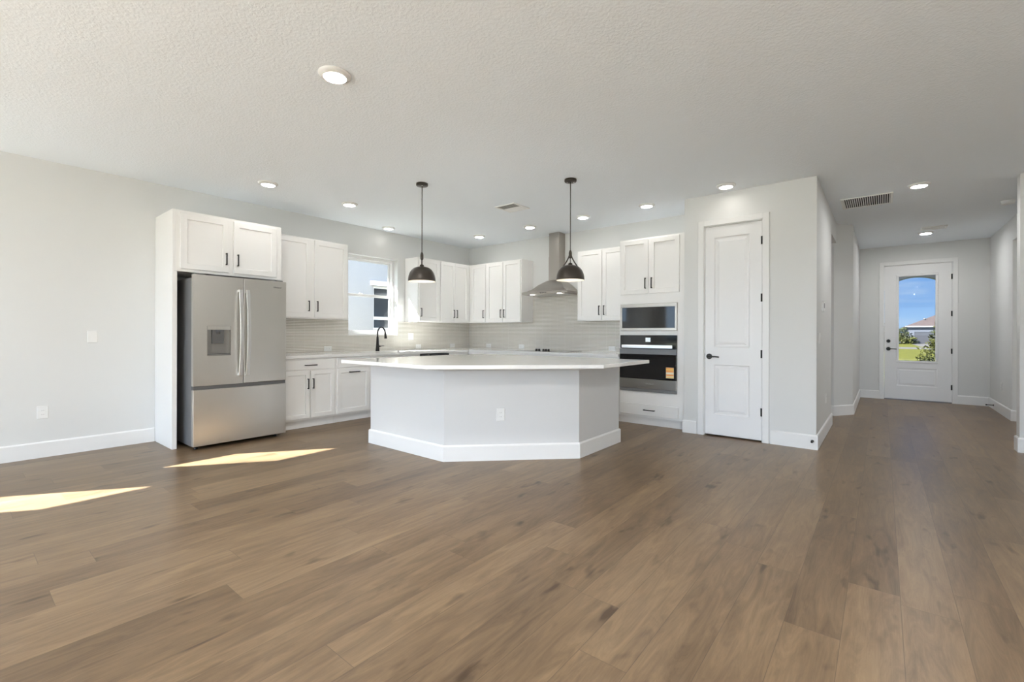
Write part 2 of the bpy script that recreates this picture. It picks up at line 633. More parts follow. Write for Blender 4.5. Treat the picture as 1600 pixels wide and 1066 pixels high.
KW = (3.818, 4.718, 1.167, 2.407)          # kitchen window
TW1 = (-.83, .067, 1.57, 2.50)             # high windows out of frame
TW2 = (-2.38, -1.483, 1.57, 2.50)
struct('wall_left', wall_y(MB(), XL - .2, XL, YK, YB + T, [KW, TW1, TW2]), 'wall_paint')
struct('wall_back', MB().box(XL, PX0, YB, YB + T, 0, H), 'wall_paint')
PD = (-1.66, -1.028, 0, 2.478)             # pantry door opening
pw = wall_x(MB(), PY0, PY0 + .115, PX0, PX1, [PD])
pw.box(PX0, PX0 + .10, PY0 + .115, PY1, 0, H)
pw.box(PX1 - .115, PX1, PY0 + .115, PY1, 0, H)
pw.box(PX0 + .10, PX1 - .115, PY1 - .1, PY1, 0, H)
struct('wall_pantry', pw, 'wall_paint')
struct('wall_hall_header', MB().box(PX1 - .115, PX1, PY1, 8.26, 2.55, H), 'wall_paint')
P1, P2 = (-.56, 8.26), (HX0, 8.58)
hw = MB()
hw.prism([(-1.95, 8.26), P1, P2, (HX0, YF), (HX0 - .3, YF), (HX0 - .3, 8.66), (-1.95, 8.66)], 0, H)
struct('wall_hall_left', hw, 'wall_paint')
struct('wall_hall_recess', MB().box(-2.05, -1.95, PY1 - .1, 8.66, 0, H), 'wall_paint')
FD = (.012, .957, 0, 2.49)
struct('wall_front', wall_x(MB(), YF, YF + .16, HX0 - .3, HX1 + .3, [FD]), 'wall_paint')
struct('wall_hall_right', MB().box(HX1, HX1 + .12, 9.37, YF, 0, H).box(HX1 + .12, 4.2, 9.37, 9.49, 0, H).box(HX1, HX1 + .12, 7.04, 9.37, 2.52, H), 'wall_paint')
struct('wall_side_room', MB().box(4.2, 4.3, 7.04, 9.49, 0, H), 'wall_paint')
struct('wall_right_front', MB().box(1.09, 4.3, 6.90, 7.04, 0, H), 'wall_paint')
struct('wall_right', MB().box(XR, XR + .15, YK, 6.90, 0, H), 'wall_paint')
SL2 = (-5.83, -1.6, 0.02, 2.44)
SL3 = (-.75, 2.95, .02, 2.44)
struct('wall_rear', wall_x(MB(), YK - .15, YK, XL - .2, XR + .15, [SL2, SL3]), 'wall_paint')

# tiled splash-backs
BS0, BS1 = .919, 1.392
tl = MB()
tl.box(XL, XL + .008, 2.56, KW[0], BS0, BS1)
tl.box(XL, XL + .008, KW[0], KW[1], BS0, KW[2])
tl.box(XL, XL + .008, KW[1], YB, BS0, BS1)
struct('wall_backsplash_left', tl, 'tile_left')
tb = MB()
tb.box(XL + .008, -4.715, YB - .008, YB, BS0, BS1)
tb.box(-4.715, -3.615, YB - .008, YB, BS0, 1.86)
tb.box(-3.615, -2.783, YB - .008, YB, BS0, BS1)
struct('wall_backsplash_back', tb, 'tile_back')

# baseboards
BT, BH = .016, .150
def base_run(name, pts):
    """baseboard along an open path, board on the left-hand side of travel"""
    n = len(pts)
    off = []
    for i in range(n):
        p = Vector(pts[i])
        d1 = (p - Vector(pts[i - 1])).normalized() if i else (Vector(pts[1]) - p).normalized()
        d2 = (Vector(pts[i + 1]) - p).normalized() if i < n - 1 else d1
        n1, n2 = Vector((-d1.y, d1.x)), Vector((-d2.y, d2.x))
        off.append((n1 + n2) / (1 + n1.dot(n2)))
    sec = [(0, 0), (BT, 0), (BT, BH - .012), (BT * .55, BH), (0, BH)]
    mb = MB()
    rs = [[(p[0] + o.x * a, p[1] + o.y * a, z) for a, z in sec] for p, o in zip(pts, off)]
    mb.rings(rs)
    o = struct(name, mb, 'trim_white')
    return o
base_run('baseboard_left', [(XL, 1.462), (XL, YK)])
base_run('baseboard_pantry_left', [(-1.737, PY0), (PX0 - .016, PY0)])
base_run('baseboard_pantry_right', [(PX1, PY1), (PX1, PY0), (-.952, PY0)])
base_run('baseboard_foyer_left', [(-.047, YF), (HX0, YF), P2, P1, (-1.9, 8.26)])
base_run('baseboard_foyer_right', [(4.15, 9.37), (HX1, 9.37), (HX1, YF), (1.016, YF)])
base_run('baseboard_hall_right', [(XR, 6.90), (1.09, 6.90), (1.09, 7.04), (4.15, 7.04)])
base_run('baseboard_right', [(XR, YK), (XR, 6.90)])

# ------------------------------------------------------------------ windows
def window_frame_x(root, y0, y1, z0, z1, x, rail=None, w=.05):
    """vinyl single-hung window standing in the plane x, room on the +x side"""
    fr = MB()
    d0, d1 = x - .04, x + .04
    fr.box(d0, d1, y0, y0 + w, z0, z1)
    fr.box(d0, d1, y1 - w, y1, z0, z1)
    fr.box(d0, d1, y0 + w, y1 - w, z1 - w, z1)
    fr.box(d0, d1, y0 + w, y1 - w, z0, z0 + w)
    fr.build('frame', 'trim_white', root, .003)
    if rail:
        s = .032
        up_ = MB()
        a, c, e, f_ = y0 + w, y1 - w, rail - .02, z1 - w
        up_.box(x - .03, x - .005, a, a + s, e, f_).box(x - .03, x - .005, c - s, c, e, f_)
        up_.box(x - .03, x - .005, a + s, c - s, f_ - s, f_).box(x - .03, x - .005, a + s, c - s, e, e + s)
        sa = up_.build('upper_sash', 'trim_white', root, .002)
        MB().box(x - .020, x - .016, a + s, c - s, e + s, f_ - s).build('pane', 'glass', sa)
        lo = MB()
        e, f_ = z0 + w, rail + .02
        lo.box(x - .004, x + .024, a, a + s, e, f_).box(x - .004, x + .024, c - s, c, e, f_)
        lo.box(x - .004, x + .024, a + s, c - s, f_ - .042, f_).box(x - .004, x + .024, a + s, c - s, e, e + s)
        sb = lo.build('lower_sash', 'trim_white', root, .002)
        MB().box(x + .008, x + .012, a + s, c - s, e + s, f_ - .042).build('pane', 'glass', sb)
        MB().box(x + .024, x + .04, (a + c) / 2 - .19, (a + c) / 2 - .14, f_, f_ + .014).build('latch', 'plastic_white', sb)
    else:
        MB().box(x - .004, x, y0 + w, y1 - w, z0 + w, z1 - w).build('pane', 'glass', root)
def window(name):
    o = bpy.data.objects.new(name, None)
    COL.objects.link(o)
    o['kind'] = 'structure'
    return o
w1 = window('window_1')
window_frame_x(w1, KW[0], KW[1], KW[2], KW[3], XL - .14, 1.795, .045)
sl = MB().box(XL - .10, XL + .010, KW[0], KW[1], KW[2], KW[2] + .018)
sl.build('sill', 'trim_white', w1, .003)
for nm, q in (('window_2', TW1), ('window_3', TW2)):
    window_frame_x(window(nm), q[0], q[1], q[2], q[3], XL - .15, None, .035)
def slider(name, q, panels):
    r = window(name)
    y = YK - .08
    fr = MB()
    w = .05
    x0, x1, z0, z1 = q
    fr.box(x0, x0 + w, y - .04, y + .04, z0, z1).box(x1 - w, x1, y - .04, y + .04, z0, z1)
    fr.box(x0 + w, x1 - w, y - .04, y + .04, z1 - w, z1).box(x0 + w, x1 - w, y - .04, y + .04, z0, z0 + w)
    for k in range(1, panels):
        xm = x0 + (x1 - x0) * k / panels
        fr.box(xm - .035, xm + .035, y - .03, y + .03, z0 + w, z1 - w)
    fr.build('frame', 'trim_white', r)
    xs = [x0 + w] + [v for k in range(1, panels) for v in (x0 + (x1 - x0) * k / panels - .035, x0 + (x1 - x0) * k / panels + .035)] + [x1 - w]
    for a, c in zip(xs[::2], xs[1::2]):
        MB().box(a, c, y - .003, y + .003, z0 + w, z1 - w).build('pane', 'glass', r)
slider('window_4', SL2, 3)
slider('window_5', SL3, 3)

# ------------------------------------------------------------------ pantry door
def casing_x(name, x0, x1, z1, y, w=.065, th=.018):
    """flat door casing on a wall facing -y"""
    mb = MB()
    mb.box(x0 - w, x0, y - th, y, 0, z1 + w)
    mb.box(x1, x1 + w, y - th, y, 0, z1 + w)
    mb.box(x0, x1, y - th, y, z1, z1 + w)
    o = mb.build(name, 'trim_white', None, .003)
    o['kind'] = 'structure'
    return o
casing_x('trim_1', PD[0] + .004, PD[1] - .004, PD[3] - .004, PY0)
jm = MB()
jm.box(PD[0], PD[0] + .012, PY0 + .002, PY0 + .112, 0, PD[3]).box(PD[1] - .012, PD[1], PY0 + .002, PY0 + .112, 0, PD[3])
jm.box(PD[0] + .012, PD[1] - .012, PY0 + .002, PY0 + .112, PD[3] - .012, PD[3])
struct('trim_2', jm, 'trim_white')

def panel_slab(parent, x0, x1, z0, z1, y0, th, panels, m='door_white'):
    """panelled door slab facing -y; panels = list of (px0,px1,pz0,pz1) sharing px0, px1"""
    mb = MB()
    px0, px1 = panels[0][0], panels[0][1]
    mb.box(x0, px0, y0, y0 + th, z0, z1)
    mb.box(px1, x1, y0, y0 + th, z0, z1)
    z = z0
    for p in sorted(panels, key=lambda p: p[2]):
        mb.box(px0, px1, y0, y0 + th, z, p[2])
        z = p[3]
        w = px1 - px0
        mb.panel(px0, px1, p[2], p[3], [(0, y0 + th - .004), (0, y0), (.012, y0 + .011), (.030, y0 + .011), (.055, y0 + .003)])
    mb.box(px0, px1, y0, y0 + th, z, z1)
    return mb.build('slab', m, parent)
def hinge(parent, x, y, z):
    mb = MB()
    mb.tube([(x, y - .004, z - .045), (x, y - .004, z + .045)], .0075, 10)
    mb.box(x - .013, x + .013, y - .002, y + .002, z - .045, z + .045)
    mb.build('hinge', 'black_metal', parent)
def lever(parent, x, y, z, dx=1):
    mb = MB()
    mb.lathe([(.033, -.010), (.033, -.004), (.0325, 0)], (x, y, z), 24, axis='y')
    mb.lathe([(.010, -.045), (.010, -.010)], (x, y, z), 14, axis='y')
    mb.tube([(x - dx * .008, y - .043, z), (x + dx * .03, y - .046, z), (x + dx * .075, y - .046, z), (x + dx * .118, y - .042, z - .004)], [.010, .0095, .008, .007], 10)
    return mb.build('lever_handle', 'black_metal', parent)
d1 = window('door_1')
panel_slab(d1, PD[0] + .015, PD[1] - .015, .018, PD[3] - .015, PY0 + .010, .035, [(-1.545, -1.165, 1.045, 2.334), (-1.545, -1.165, .255, .84)])
for z in (2.242, 1.605, .978, .331):
    hinge(d1, PD[1] - .012, PY0 + .006, z)
lever(d1, -1.596, PY0 + .010, .935)
MB().box(PD[0] + .0121, PD[0] + .0149, PY0 + .006, PY0 + .03, .90, .97).build('latch_plate', 'black_metal', d1)

# ------------------------------------------------------------------ front door
casing_x('trim_3', FD[0] + .004, FD[1] - .004, FD[3] - .004, YF)
jm = MB()
jm.box(FD[0], FD[0] + .012, YF + .002, YF + .15, 0, FD[3]).box(FD[1] - .012, FD[1], YF + .002, YF + .15, 0, FD[3])
jm.box(FD[0] + .012, FD[1] - .012, YF + .002, YF + .15, FD[3] - .012, FD[3])
struct('trim_4', jm, 'trim_white')
struct('trim_5', MB().box(FD[0] + .012, FD[1] - .012, YF + .0, YF + .15, 0, .014), 'grey_metal_paint')
d2 = window('door_2')
gx0, gx1, gz0, gz1 = .205, .757, .700, 2.298
y0 = YF + .012
sx0, sx1, sz0, sz1 = FD[0] + .015, FD[1] - .015, .02, FD[3] - .015
sb = MB()
sb.box(sx0, gx0, y0, y0 + .045, sz0, sz1).box(gx1, sx1, y0, y0 + .045, sz0, sz1)
sb.box(gx0, gx1, y0, y0 + .045, gz1, sz1)
sb.box(gx0, gx1, y0, y0 + .045, .59, gz0)
sb.panel(gx0, gx1, .262, .59, [(0, y0 + .04), (0, y0), (.010, y0 + .009), (.028, y0 + .009), (.045, y0 + .002)])
sb.box(gx0, gx1, y0, y0 + .045, sz0, .262)
sb.build('slab', 'door_white', d2)
gf = MB()
q = .028
gf.panel(gx0 - .012, gx1 + .012, gz1 - q, gz1 + .012, [(0, y0), (0, y0 - .010), (.008, y0 - .016)])
gf.panel(gx0 - .012, gx1 + .012, gz0 - .012, gz0 + q, [(0, y0), (0, y0 - .010), (.008, y0 - .016)])
gf.panel(gx0 - .012, gx0 + q, gz0 + q, gz1 - q, [(0, y0), (0, y0 - .010), (.008, y0 - .016)])
gf.panel(gx1 - q, gx1 + .012, gz0 + q, gz1 - q, [(0, y0), (0, y0 - .010), (.008, y0 - .016)])
gf.build('glass_frame', 'door_white', d2)
MB().box(gx0, gx1, y0 + .018, y0 + .026, gz0, gz1).build('glass_pane', 'dimming_glass', d2)
for z in (2.224, 1.575, .915, .277):
    hinge(d2, FD[1] - .013, YF + .006, z)
lever(d2, .085, y0, .940)
MB().lathe([(.030, -.012), (.030, -.004), (.029, 0)], (.085, y0, 1.084), 24, axis='y').box(.080, .090, y0 - .03, y0 - .012, 1.066, 1.102).build('deadbolt', 'black_metal', d2)
MB().box(FD[0] + .0121, FD[0] + .0149, YF + .006, YF + .03, .905, .975).build('latch_plate', 'black_metal', d2)

# ------------------------------------------------------------------ kitchen cabinets
# local frame of a unit: x to the right seen from the front, front plane y = 0, body behind it (+y), z up
DT = .020
def shaker(parent, x0, x1, z0, z1, handle=None, rail=.058, name='door'):
    mb = MB()
    mb.panel(x0, x1, z0, z1, [(0, -.0005), (0, -DT + .002), (.002, -DT), (rail, -DT), (rail + .003, -DT + .008), (rail + .004, -DT + .0125)])
    d = mb.build(name, 'cabinet_white', parent)
    if handle: pull(d, *handle)
    return d
def flat_front(parent, x0, x1, z0, z1, handle=None, name='drawer'):
    mb = MB()
    mb.panel(x0, x1, z0, z1, [(0, -.0005), (0, -DT + .003), (.003, -DT)])
    d = mb.build(name, 'cabinet_white', parent)
    if handle: pull(d, *handle)
    return d
def pull(parent, kind, x, z, L=.140):
    mb = MB()
    y0, y1 = -DT - .032, -DT - .022
    if kind == 'v':
        mb.box(x - .006, x + .006, y0, y1, z - L / 2, z + L / 2, .0015)
        for s in (-1, 1):
            zz = z + s * (L / 2 - .006)
            mb.box(x - .0045, x + .0045, y1, -DT, zz - .005, zz + .005)
    else:
        mb.box(x - L / 2, x + L / 2, y0, y1, z - .006, z + .006, .0015)
        for s in (-1, 1):
            xx = x + s * (L / 2 - .006)
            mb.box(xx - .005, xx + .005, y1, -DT, z - .0045, z + .0045)
    return mb.build('handle', 'black_metal', parent)
def carcass(parent, w, d, z0, z1, toe=False):
    mb = MB()
    if toe:
        mb.box(0, w, 0, d, .105, z1)
        mb.box(.0, w, .060, d, 0, .105)
    else:
        mb.box(0, w, 0, d, z0, z1)
    return mb.build('body', 'cabinet_white', parent, .0015)
RA = PI / 2                                   # units on the left wall face +x
UD, UZ0, UZ1 = .330, 1.392, 2.452             # wall units
FA = XL + UD                                  # front plane x of the left wall units
FB = YB - UD                                  # front plane y of the back wall units
G1 = 'white wall cabinets'
# left wall, beside the refrigerator: y 2.560 .. 3.608
c = thing('wall_cabinet', 'white two-door wall cabinet between the refrigerator and the window', 'cabinet', (FA, 2.560, 0), RA, G1)
carcass(c, 1.048, UD - .002, UZ0, UZ1)
shaker(c, .018, .495, UZ0 + .012, UZ1 - .018, ('v', .465, 1.555))
shaker(c, .553, 1.030, UZ0 + .012, UZ1 - .018, ('v', .583, 1.555))
# right of the window: y 4.871 .. 5.355, one door
c = thing('wall_cabinet', 'white single-door wall cabinet right of the kitchen window', 'cabinet', (FA, 4.871, 0), RA, G1)
carcass(c, .478, UD - .002, UZ0, UZ1)
shaker(c, .015, .463, UZ0 + .012, UZ1 - .018, ('v', .048, 1.545))
# left wall corner unit: y 5.351 .. 6.40
c = thing('wall_cabinet', 'white two-door wall cabinet on the window wall, ending in the corner', 'cabinet', (FA, 5.351, 0), RA, G1)
carcass(c, 1.057, UD - .002, UZ0, UZ1)
shaker(c, .015, .343, UZ0 + .012, UZ1 - .018, ('v', .311, 1.545), .05)
shaker(c, .349, .676, UZ0 + .012, UZ1 - .018, ('v', .381, 1.545), .05)
# back wall corner unit: x -5.915 .. -5.490
c = thing('wall_cabinet', 'white single-door wall cabinet on the hood wall, beside the corner', 'cabinet', (FA + .003, FB, 0), 0, G1)
carcass(c, .422, UD - .002, UZ0, UZ1)
shaker(c, .065, .405, UZ0 + .012, UZ1 - .018, ('v', .375, 1.545), .055)
c = thing('wall_cabinet', 'white two-door wall cabinet immediately left of the range hood', 'cabinet', (-5.490, FB, 0), 0, G1)
carcass(c, .786, UD - .002, UZ0, UZ1)
shaker(c, .015, .386, UZ0 + .012, UZ1 - .018, ('v', .354, 1.545), .055)
shaker(c, .396, .768, UZ0 + .012, UZ1 - .018, ('v', .428, 1.545), .055)
c = thing('wall_cabinet', 'white two-door wall cabinet between the range hood and the oven tower', 'cabinet', (-3.625, FB, 0), 0, G1)
carcass(c, .840, UD - .002, UZ0, UZ1)
shaker(c, .018, .416, UZ0 + .012, UZ1 - .018, ('v', .384, 1.545), .055)
shaker(c, .430, .822, UZ0 + .012, UZ1 - .018, ('v', .462, 1.545), .055)

# refrigerator surround
EX = -5.643
c = thing('refrigerator_cabinet', 'tall white surround with two short doors above the refrigerator', 'cabinet', (EX, 1.466, 0), RA, 'tall cabinets')
mb = MB()
dep = EX - XL - .002
mb.box(0, .020, 0, dep, 0, 2.465)
mb.box(.020, .042, 0, .02, 0, 1.829)
mb.build('side_panel', 'cabinet_white', c, .0015)
mb = MB().box(.0205, 1.090, 0, dep, 1.830, 2.465)
mb.build('body', 'cabinet_white', c, .0015)
MB().box(1.070, 1.090, 0, dep, 0, 1.829).build('side_panel', 'cabinet_white', c)
shaker(c, .065, .516, 1.860, 2.436, ('v', .486, 2.006, .13))
shaker(c, .565, 1.028, 1.860, 2.436, ('v', .602, 2.006, .13))

# oven tower
OX0, OX1, OY = -2.780, -1.906, 5.775
ow = OX1 - OX0
c = thing('oven_cabinet', 'tall white cabinet tower holding the microwave and the oven', 'cabinet', (OX0, OY, 0), 0, 'tall cabinets')
od = YB - OY - .002
mb = MB()
mb.box(0, ow, 0, od, .105, .440)                       # below the oven
mb.box(0, .022, 0, od, .440, 1.597).box(ow - .095, ow, 0, od, .440, 1.597)
mb.box(.022, ow - .095, 0, od, 1.184, 1.240)
mb.box(.022, ow - .095, od - .02, od, .440, 1.184).box(.022, ow - .095, od - .02, od, 1.240, 1.597)
mb.box(0, ow, 0, od, 1.597, 2.462)
mb.box(0, ow, .060, od, 0, .105)
mb.build('body', 'cabinet_white', c)
shaker(c, .018, .404, 1.726, 2.442, ('v', .372, 1.860))
shaker(c, .424, .808, 1.726, 2.442, ('v', .456, 1.860))
flat_front(c, .010, .800, .135, .280, ('h', .428, .208, .15))

# base units on the left wall, front plane x
BX = XL + .610
def base_a(label, y0, y1):
    c = thing('base_cabinet', label, 'cabinet', (BX, y0, 0), RA, 'white base cabinets')
    carcass(c, y1 - y0, .606, 0, .881, True)
    return c
c = base_a('white base cabinet with one drawer over two doors, next to the refrigerator', 2.560, 3.262)
flat_front(c, .018, .682, .737, .860, ('h', .351, .793, .155))
shaker(c, .018, .343, .128, .722, ('v', .316, .560, .13), .05)
shaker(c, .357, .682, .128, .722, ('v', .383, .560, .13), .05)
c = base_a('white pull-out base cabinet with a horizontal pull on its tall front', 3.264, 3.790)
flat_front(c, .016, .508, .737, .860)
shaker(c, .016, .508, .128, .722, ('h', .262, .674, .155), .055)
c = base_a('white sink base cabinet under the kitchen window', 3.792, 4.688)
bpy.data.objects.remove([o for o in c.children if o.name.startswith('body')][0])
mb = MB()
mb.box(0, .02, 0, .606, .105, .881).box(.876, .896, 0, .606, .105, .881).box(.02, .876, 0, .606, .105, .13)
mb.box(.02, .876, 0, .02, .13, .881).box(.02, .876, .59, .606, .13, .881).box(0, .896, .06, .606, 0, .105)
mb.build('body', 'cabinet_white', c)
flat_front(c, .016, .880, .737, .860, None, 'false_front')
shaker(c, .016, .444, .128, .722, ('v', .416, .64, .13))
shaker(c, .452, .880, .128, .722, ('v', .480, .64, .13))
# dishwasher
d = thing('dishwasher', 'stainless dishwasher with a black control strip under the counter', 'dishwasher', (BX, 4.690, 0), RA)
MB().box(.003, .597, 0, .58, .105, .872).box(.02, .58, .06, .56, 0, .105).build('tub', 'grey_metal_paint', d)
MB().box(.003, .597, -.028, -.001, .115, .815).build('door_panel', 'stainless', d, .003)
MB().box(.003, .597, -.022, -.001, .818, .872).build('control_strip', 'black_glass', d, .002)
mb = MB()
mb.tube([(.06, -.058, .775), (.54, -.058, .775)], .010, 10)
mb.box(.075, .095, -.05, -.028, .767, .783).box(.505, .525, -.05, -.028, .767, .783)
mb.build('handle', 'stainless', d)
# corner and back runs
c = base_a('plain white base cabinet filling the corner by the dishwasher', 5.292, 6.405)
BY = YB - .640
def base_b(label, x0, x1):
    c = thing('base_cabinet', label, 'cabinet', (x0, BY, 0), 0, 'white base cabinets')
    carcass(c, x1 - x0, .636, 0, .881, True)
    return c
c = base_b('white base cabinet left of the cooktop, mostly behind the island', BX + .003, -4.622)
flat_front(c, .10, .985, .737, .860, ('h', .54, .80, .15))
shaker(c, .10, .54, .128, .722, ('v', .51, .64, .13))
shaker(c, .55, .985, .128, .722, ('v', .58, .64, .13))
c = base_b('white base cabinet beneath the cooktop, mostly behind the island', -4.620, -3.702)
flat_front(c, .016, .902, .737, .860, ('h', .459, .80, .15))
flat_front(c, .016, .902, .440, .722, ('h', .459, .62, .15))
flat_front(c, .016, .902, .128, .425, ('h', .459, .33, .15))
c = base_b('white base cabinet between the cooktop and the oven tower', -3.700, -2.784)
flat_front(c, .016, .900, .737, .860, ('h', .458, .80, .15))
shaker(c, .016, .454, .128, .722, ('v', .426, .64, .13))
shaker(c, .462, .900, .128, .722, ('v', .490, .64, .13))

# perimeter worktop with the sink cut-out
CZ0, CZ1 = .883, .919
CF = XL + .648
CBY = YB - .665
SK = (-6.055, -5.690, 3.900, 4.590)
mb = MB()
cx0 = XL + .002
mb.box(cx0, CF, 2.560, SK[2], CZ0, CZ1).box(cx0, SK[0], SK[2], SK[3], CZ0, CZ1)
mb.box(SK[1], CF, SK[2], SK[3], CZ0, CZ1).box(cx0, CF, SK[3], YB - .002, CZ0, CZ1)
mb.box(CF, OX0 - .004, CBY, YB - .002, CZ0, CZ1)
wt = mb.build('worktop', 'quartz')
tag(wt, 'white quartz worktop running round the kitchen corner below the tiles', 'countertop')
# sink
sk = thing('kitchen_sink', 'undermount steel sink let into the worktop under the window', 'sink', (0, 0, 0))
mb = MB()
a, b_, e, f_ = SK
k = .004
mb.box(a + k, b_ - k, e + k, f_ - k, .665, .668)
mb.box(a + k, a + k + .003, e + k, f_ - k, .668, .905).box(b_ - k - .003, b_ - k, e + k, f_ - k, .668, .905)
mb.box(a + k, b_ - k, e + k, e + k + .003, .668, .905).box(a + k, b_ - k, f_ - k - .003, f_ - k, .668, .905)
mb.build('basin', 'stainless', sk)
MB().lathe([(.045, .6682), (.045, .671), (.02, .671)], ((a + b_) / 2, (e + f_) / 2, 0)).build('drain', 'stainless_light', sk)
# faucet
fc = thing('kitchen_faucet', 'black gooseneck kitchen faucet in front of the window', 'faucet', (-6.130, 4.255, CZ1))
MB().lathe([(.031, 0), (.031, .012), (.026, .06), (.021, .13), (.017, .215), (.014, .23)], (0, 0, 0), 24).build('column', 'black_metal', fc)
pts = [(0, 0, .22)]
for k in range(0, 15):
    a = PI - k / 14 * PI * .93
    pts.append((.098 + .098 * math.cos(a), 0, .275 + .098 * math.sin(a)))
MB().tube(pts, .0115, 12).build('spout', 'black_metal', fc)
e = pts[-1]
MB().tube([(e[0], 0, e[2]), (e[0] + .008, 0, e[2] - .04), (e[0] + .017, 0, e[2] - .095)], [.013, .016, .022], 16).build('spray_head', 'black_metal', fc)
MB().tube([(0, .02, .075), (0, .045, .077), (0, .060, .078), (.01, .115, .084)], [.013, .013, .006, .0045], 10).build('lever', 'black_metal', fc)

# ------------------------------------------------------------------ island
IB = [(-4.354, 2.936), (-3.184, 2.936), (-2.273, 3.847), (-2.273, 4.704), (-4.354, 4.704)]
isl = thing('kitchen_island', 'white kitchen island with a clipped front corner and tall baseboard', 'kitchen island', (0, 0, 0))
MB().prism(IB, 0, .8835).build('body', 'island_white', isl)
o1, o2, o3 = inset_poly(IB, -BT), inset_poly(IB, -BT * .5), IB
mb = MB()
mb.rings([[(x, y, 0) for x, y in o1], [(x, y, BH - .014) for x, y in o1], [(x, y, BH) for x, y in o2], [(x, y, BH) for x, y in o3]], False, False)
mb.build('baseboard', 'trim_white', isl)
mb = MB()
q1, q2 = inset_poly(IB, -.014), inset_poly(IB, -.004)
mb.rings([[(x, y, .845) for x, y in IB], [(x, y, .845) for x, y in q2], [(x, y, .858) for x, y in q1], [(x, y, .8830) for x, y in q1], [(x, y, .8830) for x, y in IB]], False, False)
mb.build('top_moulding', 'island_white', isl)
IT = [(-4.385, 2.600), (-3.057, 2.600), (-1.942, 3.715), (-1.942, 4.745), (-4.385, 4.745)]
it = MB().prism(IT, .884, .919, .003).build('island_worktop', 'quartz')
tag(it, 'wide white quartz slab overhanging the kitchen island', 'countertop')

# ------------------------------------------------------------------ cooktop
ck = thing('cooktop', 'black glass cooktop with knobs, set in the worktop under the hood', 'cooktop', (-4.160, 6.090, CZ1))
MB().box(-.455, .455, -.262, .262, 0, .008).build('glass_top', 'black_glass', ck, .002)
MB().box(-.458, .458, -.265, .265, 0, .004).build('steel_trim', 'stainless', ck)
for x in (-.105, -.050, .030, .078, .126):
    MB().lathe([(.021, .008), (.021, .012), (.018, .014), (.0165, .040), (.014, .043)], (x, -.190, 0), 20).build('knob', 'black_plastic', ck)

# ------------------------------------------------------------------ range hood
hd = thing('range_hood', 'stainless chimney range hood with a flared canopy above the cooktop', 'range hood', (0, 0, 0))
hx0, hx1, hy0, hy1 = -4.575, -3.710, 5.912, YB - .002
tx0, tx1, ty0 = -4.272, -4.045, 6.215
rz0, rz1, tz = 1.828, 1.862, 2.068
def hring(fx, z):
    return [(hx0 + (tx0 - hx0) * fx, hy0 + (ty0 - hy0) * fx, z), (hx1 + (tx1 - hx1) * fx, hy0 + (ty0 - hy0) * fx, z), (hx1 + (tx1 - hx1) * fx, hy1, z), (hx0 + (tx0 - hx0) * fx, hy1, z)]
mb = MB()
mb.rings([hring(0, rz0), hring(0, rz1)] + [hring(g, rz1 + (tz - rz1) * h_) for h_, g in ((.10, .20), (.29, .41), (.61, .62), (.85, .84), (1, 1))])
mb.build('canopy', 'stainless_hood', hd, .002)
MB().box(tx0 + .012, tx1 - .012, ty0 + .012, hy1, tz, 2.455).build('chimney', 'stainless_hood', hd, .002)
MB().box(tx0 + .016, tx1 - .016, ty0 + .016, hy1, 2.455, H - .001).build('chimney_extension', 'stainless_hood', hd, .002)
mb = MB()
for k in range(14):
    y = hy0 + .09 + k * .025
    mb.box(hx0 + .10, hx1 - .10, y, y + .018, rz0 - .005, rz0)
mb.build('filter', 'stainless_light', hd)
for x in (-4.40, -3.885):
    MB().lathe([(.034, -.004), (.034, 0)], (x, hy0 + .055, rz0), 20).build('lamp', 'hood_lamp', hd)
mb = MB()
for k in range(4):
    mb.lathe([(.008, 0), (.008, -.004)], (-4.20 + k * .035, hy0, (rz0 + rz1) / 2), 12, axis='y')
mb.build('button_row', 'black_plastic', hd)

# ------------------------------------------------------------------ microwave and oven
mw = thing('microwave', 'built-in microwave with a steel frame, above the oven', 'microwave', (0, OY, 0))
mx0, mx1, mz0, mz1 = -2.757, -1.998, 1.242, 1.594
MB().box(mx0 + .03, mx1 - .03, -.006, .45, mz0 + .02, mz1 - .02).build('body', 'grey_metal_paint', mw)
fr = MB()
fw_ = .036
fr.box(mx0, mx1, -.030, -.0015, mz1 - .046, mz1).box(mx0, mx1, -.030, -.0015, mz0, mz0 + .034)
fr.box(mx0, mx0 + fw_ - .012, -.030, -.0015, mz0 + .034, mz1 - .046).box(mx1 - fw_ + .012, mx1, -.030, -.0015, mz0 + .034, mz1 - .046)
fr.build('frame', 'stainless_hood', mw, .002)
MB().box(mx0 + fw_ - .012, mx1 - fw_ + .012, -.026, -.0065, mz0 + .034, mz1 - .046).build('window', 'mirror_glass', mw)

ov = thing('wall_oven', 'built-in black glass wall oven with a striped sticker, below the microwave', 'oven', (0, OY, 0))
vx0, vx1 = -2.762, -2.000
MB().box(vx0 + .02, vx1 - .02, -.004, .50, .448, 1.176).build('body', 'grey_metal_paint', ov)
MB().box(vx0, vx1, -.022, -.0045, 1.010, 1.182).build('control_panel', 'mirror_glass', ov, .002)
MB().box(-2.406, -2.340, -.0228, -.0221, 1.096, 1.150).build('display', 'oven_display', ov)
dr = MB().box(vx0, vx1, -.036, -.0045, .612, 1.004).build('door', 'black_glass', ov, .003)
MB().box(vx0, vx1, -.0368, -.0361, .935, 1.002).build('steel_band', 'grey_metal_paint', dr)
hb = MB()
hb.box(-2.712, -2.034, -.088, -.070, 1.014, 1.056, .004)
hb.box(-2.690, -2.664, -.070, -.0225, 1.024, 1.046).box(-2.082, -2.056, -.070, -.0225, 1.024, 1.046)
hb.build('handle', 'stainless_light', dr)
MB().box(vx0, vx1, -.036, -.0045, .488, .610).build('lower_panel', 'stainless_dark', ov, .003)
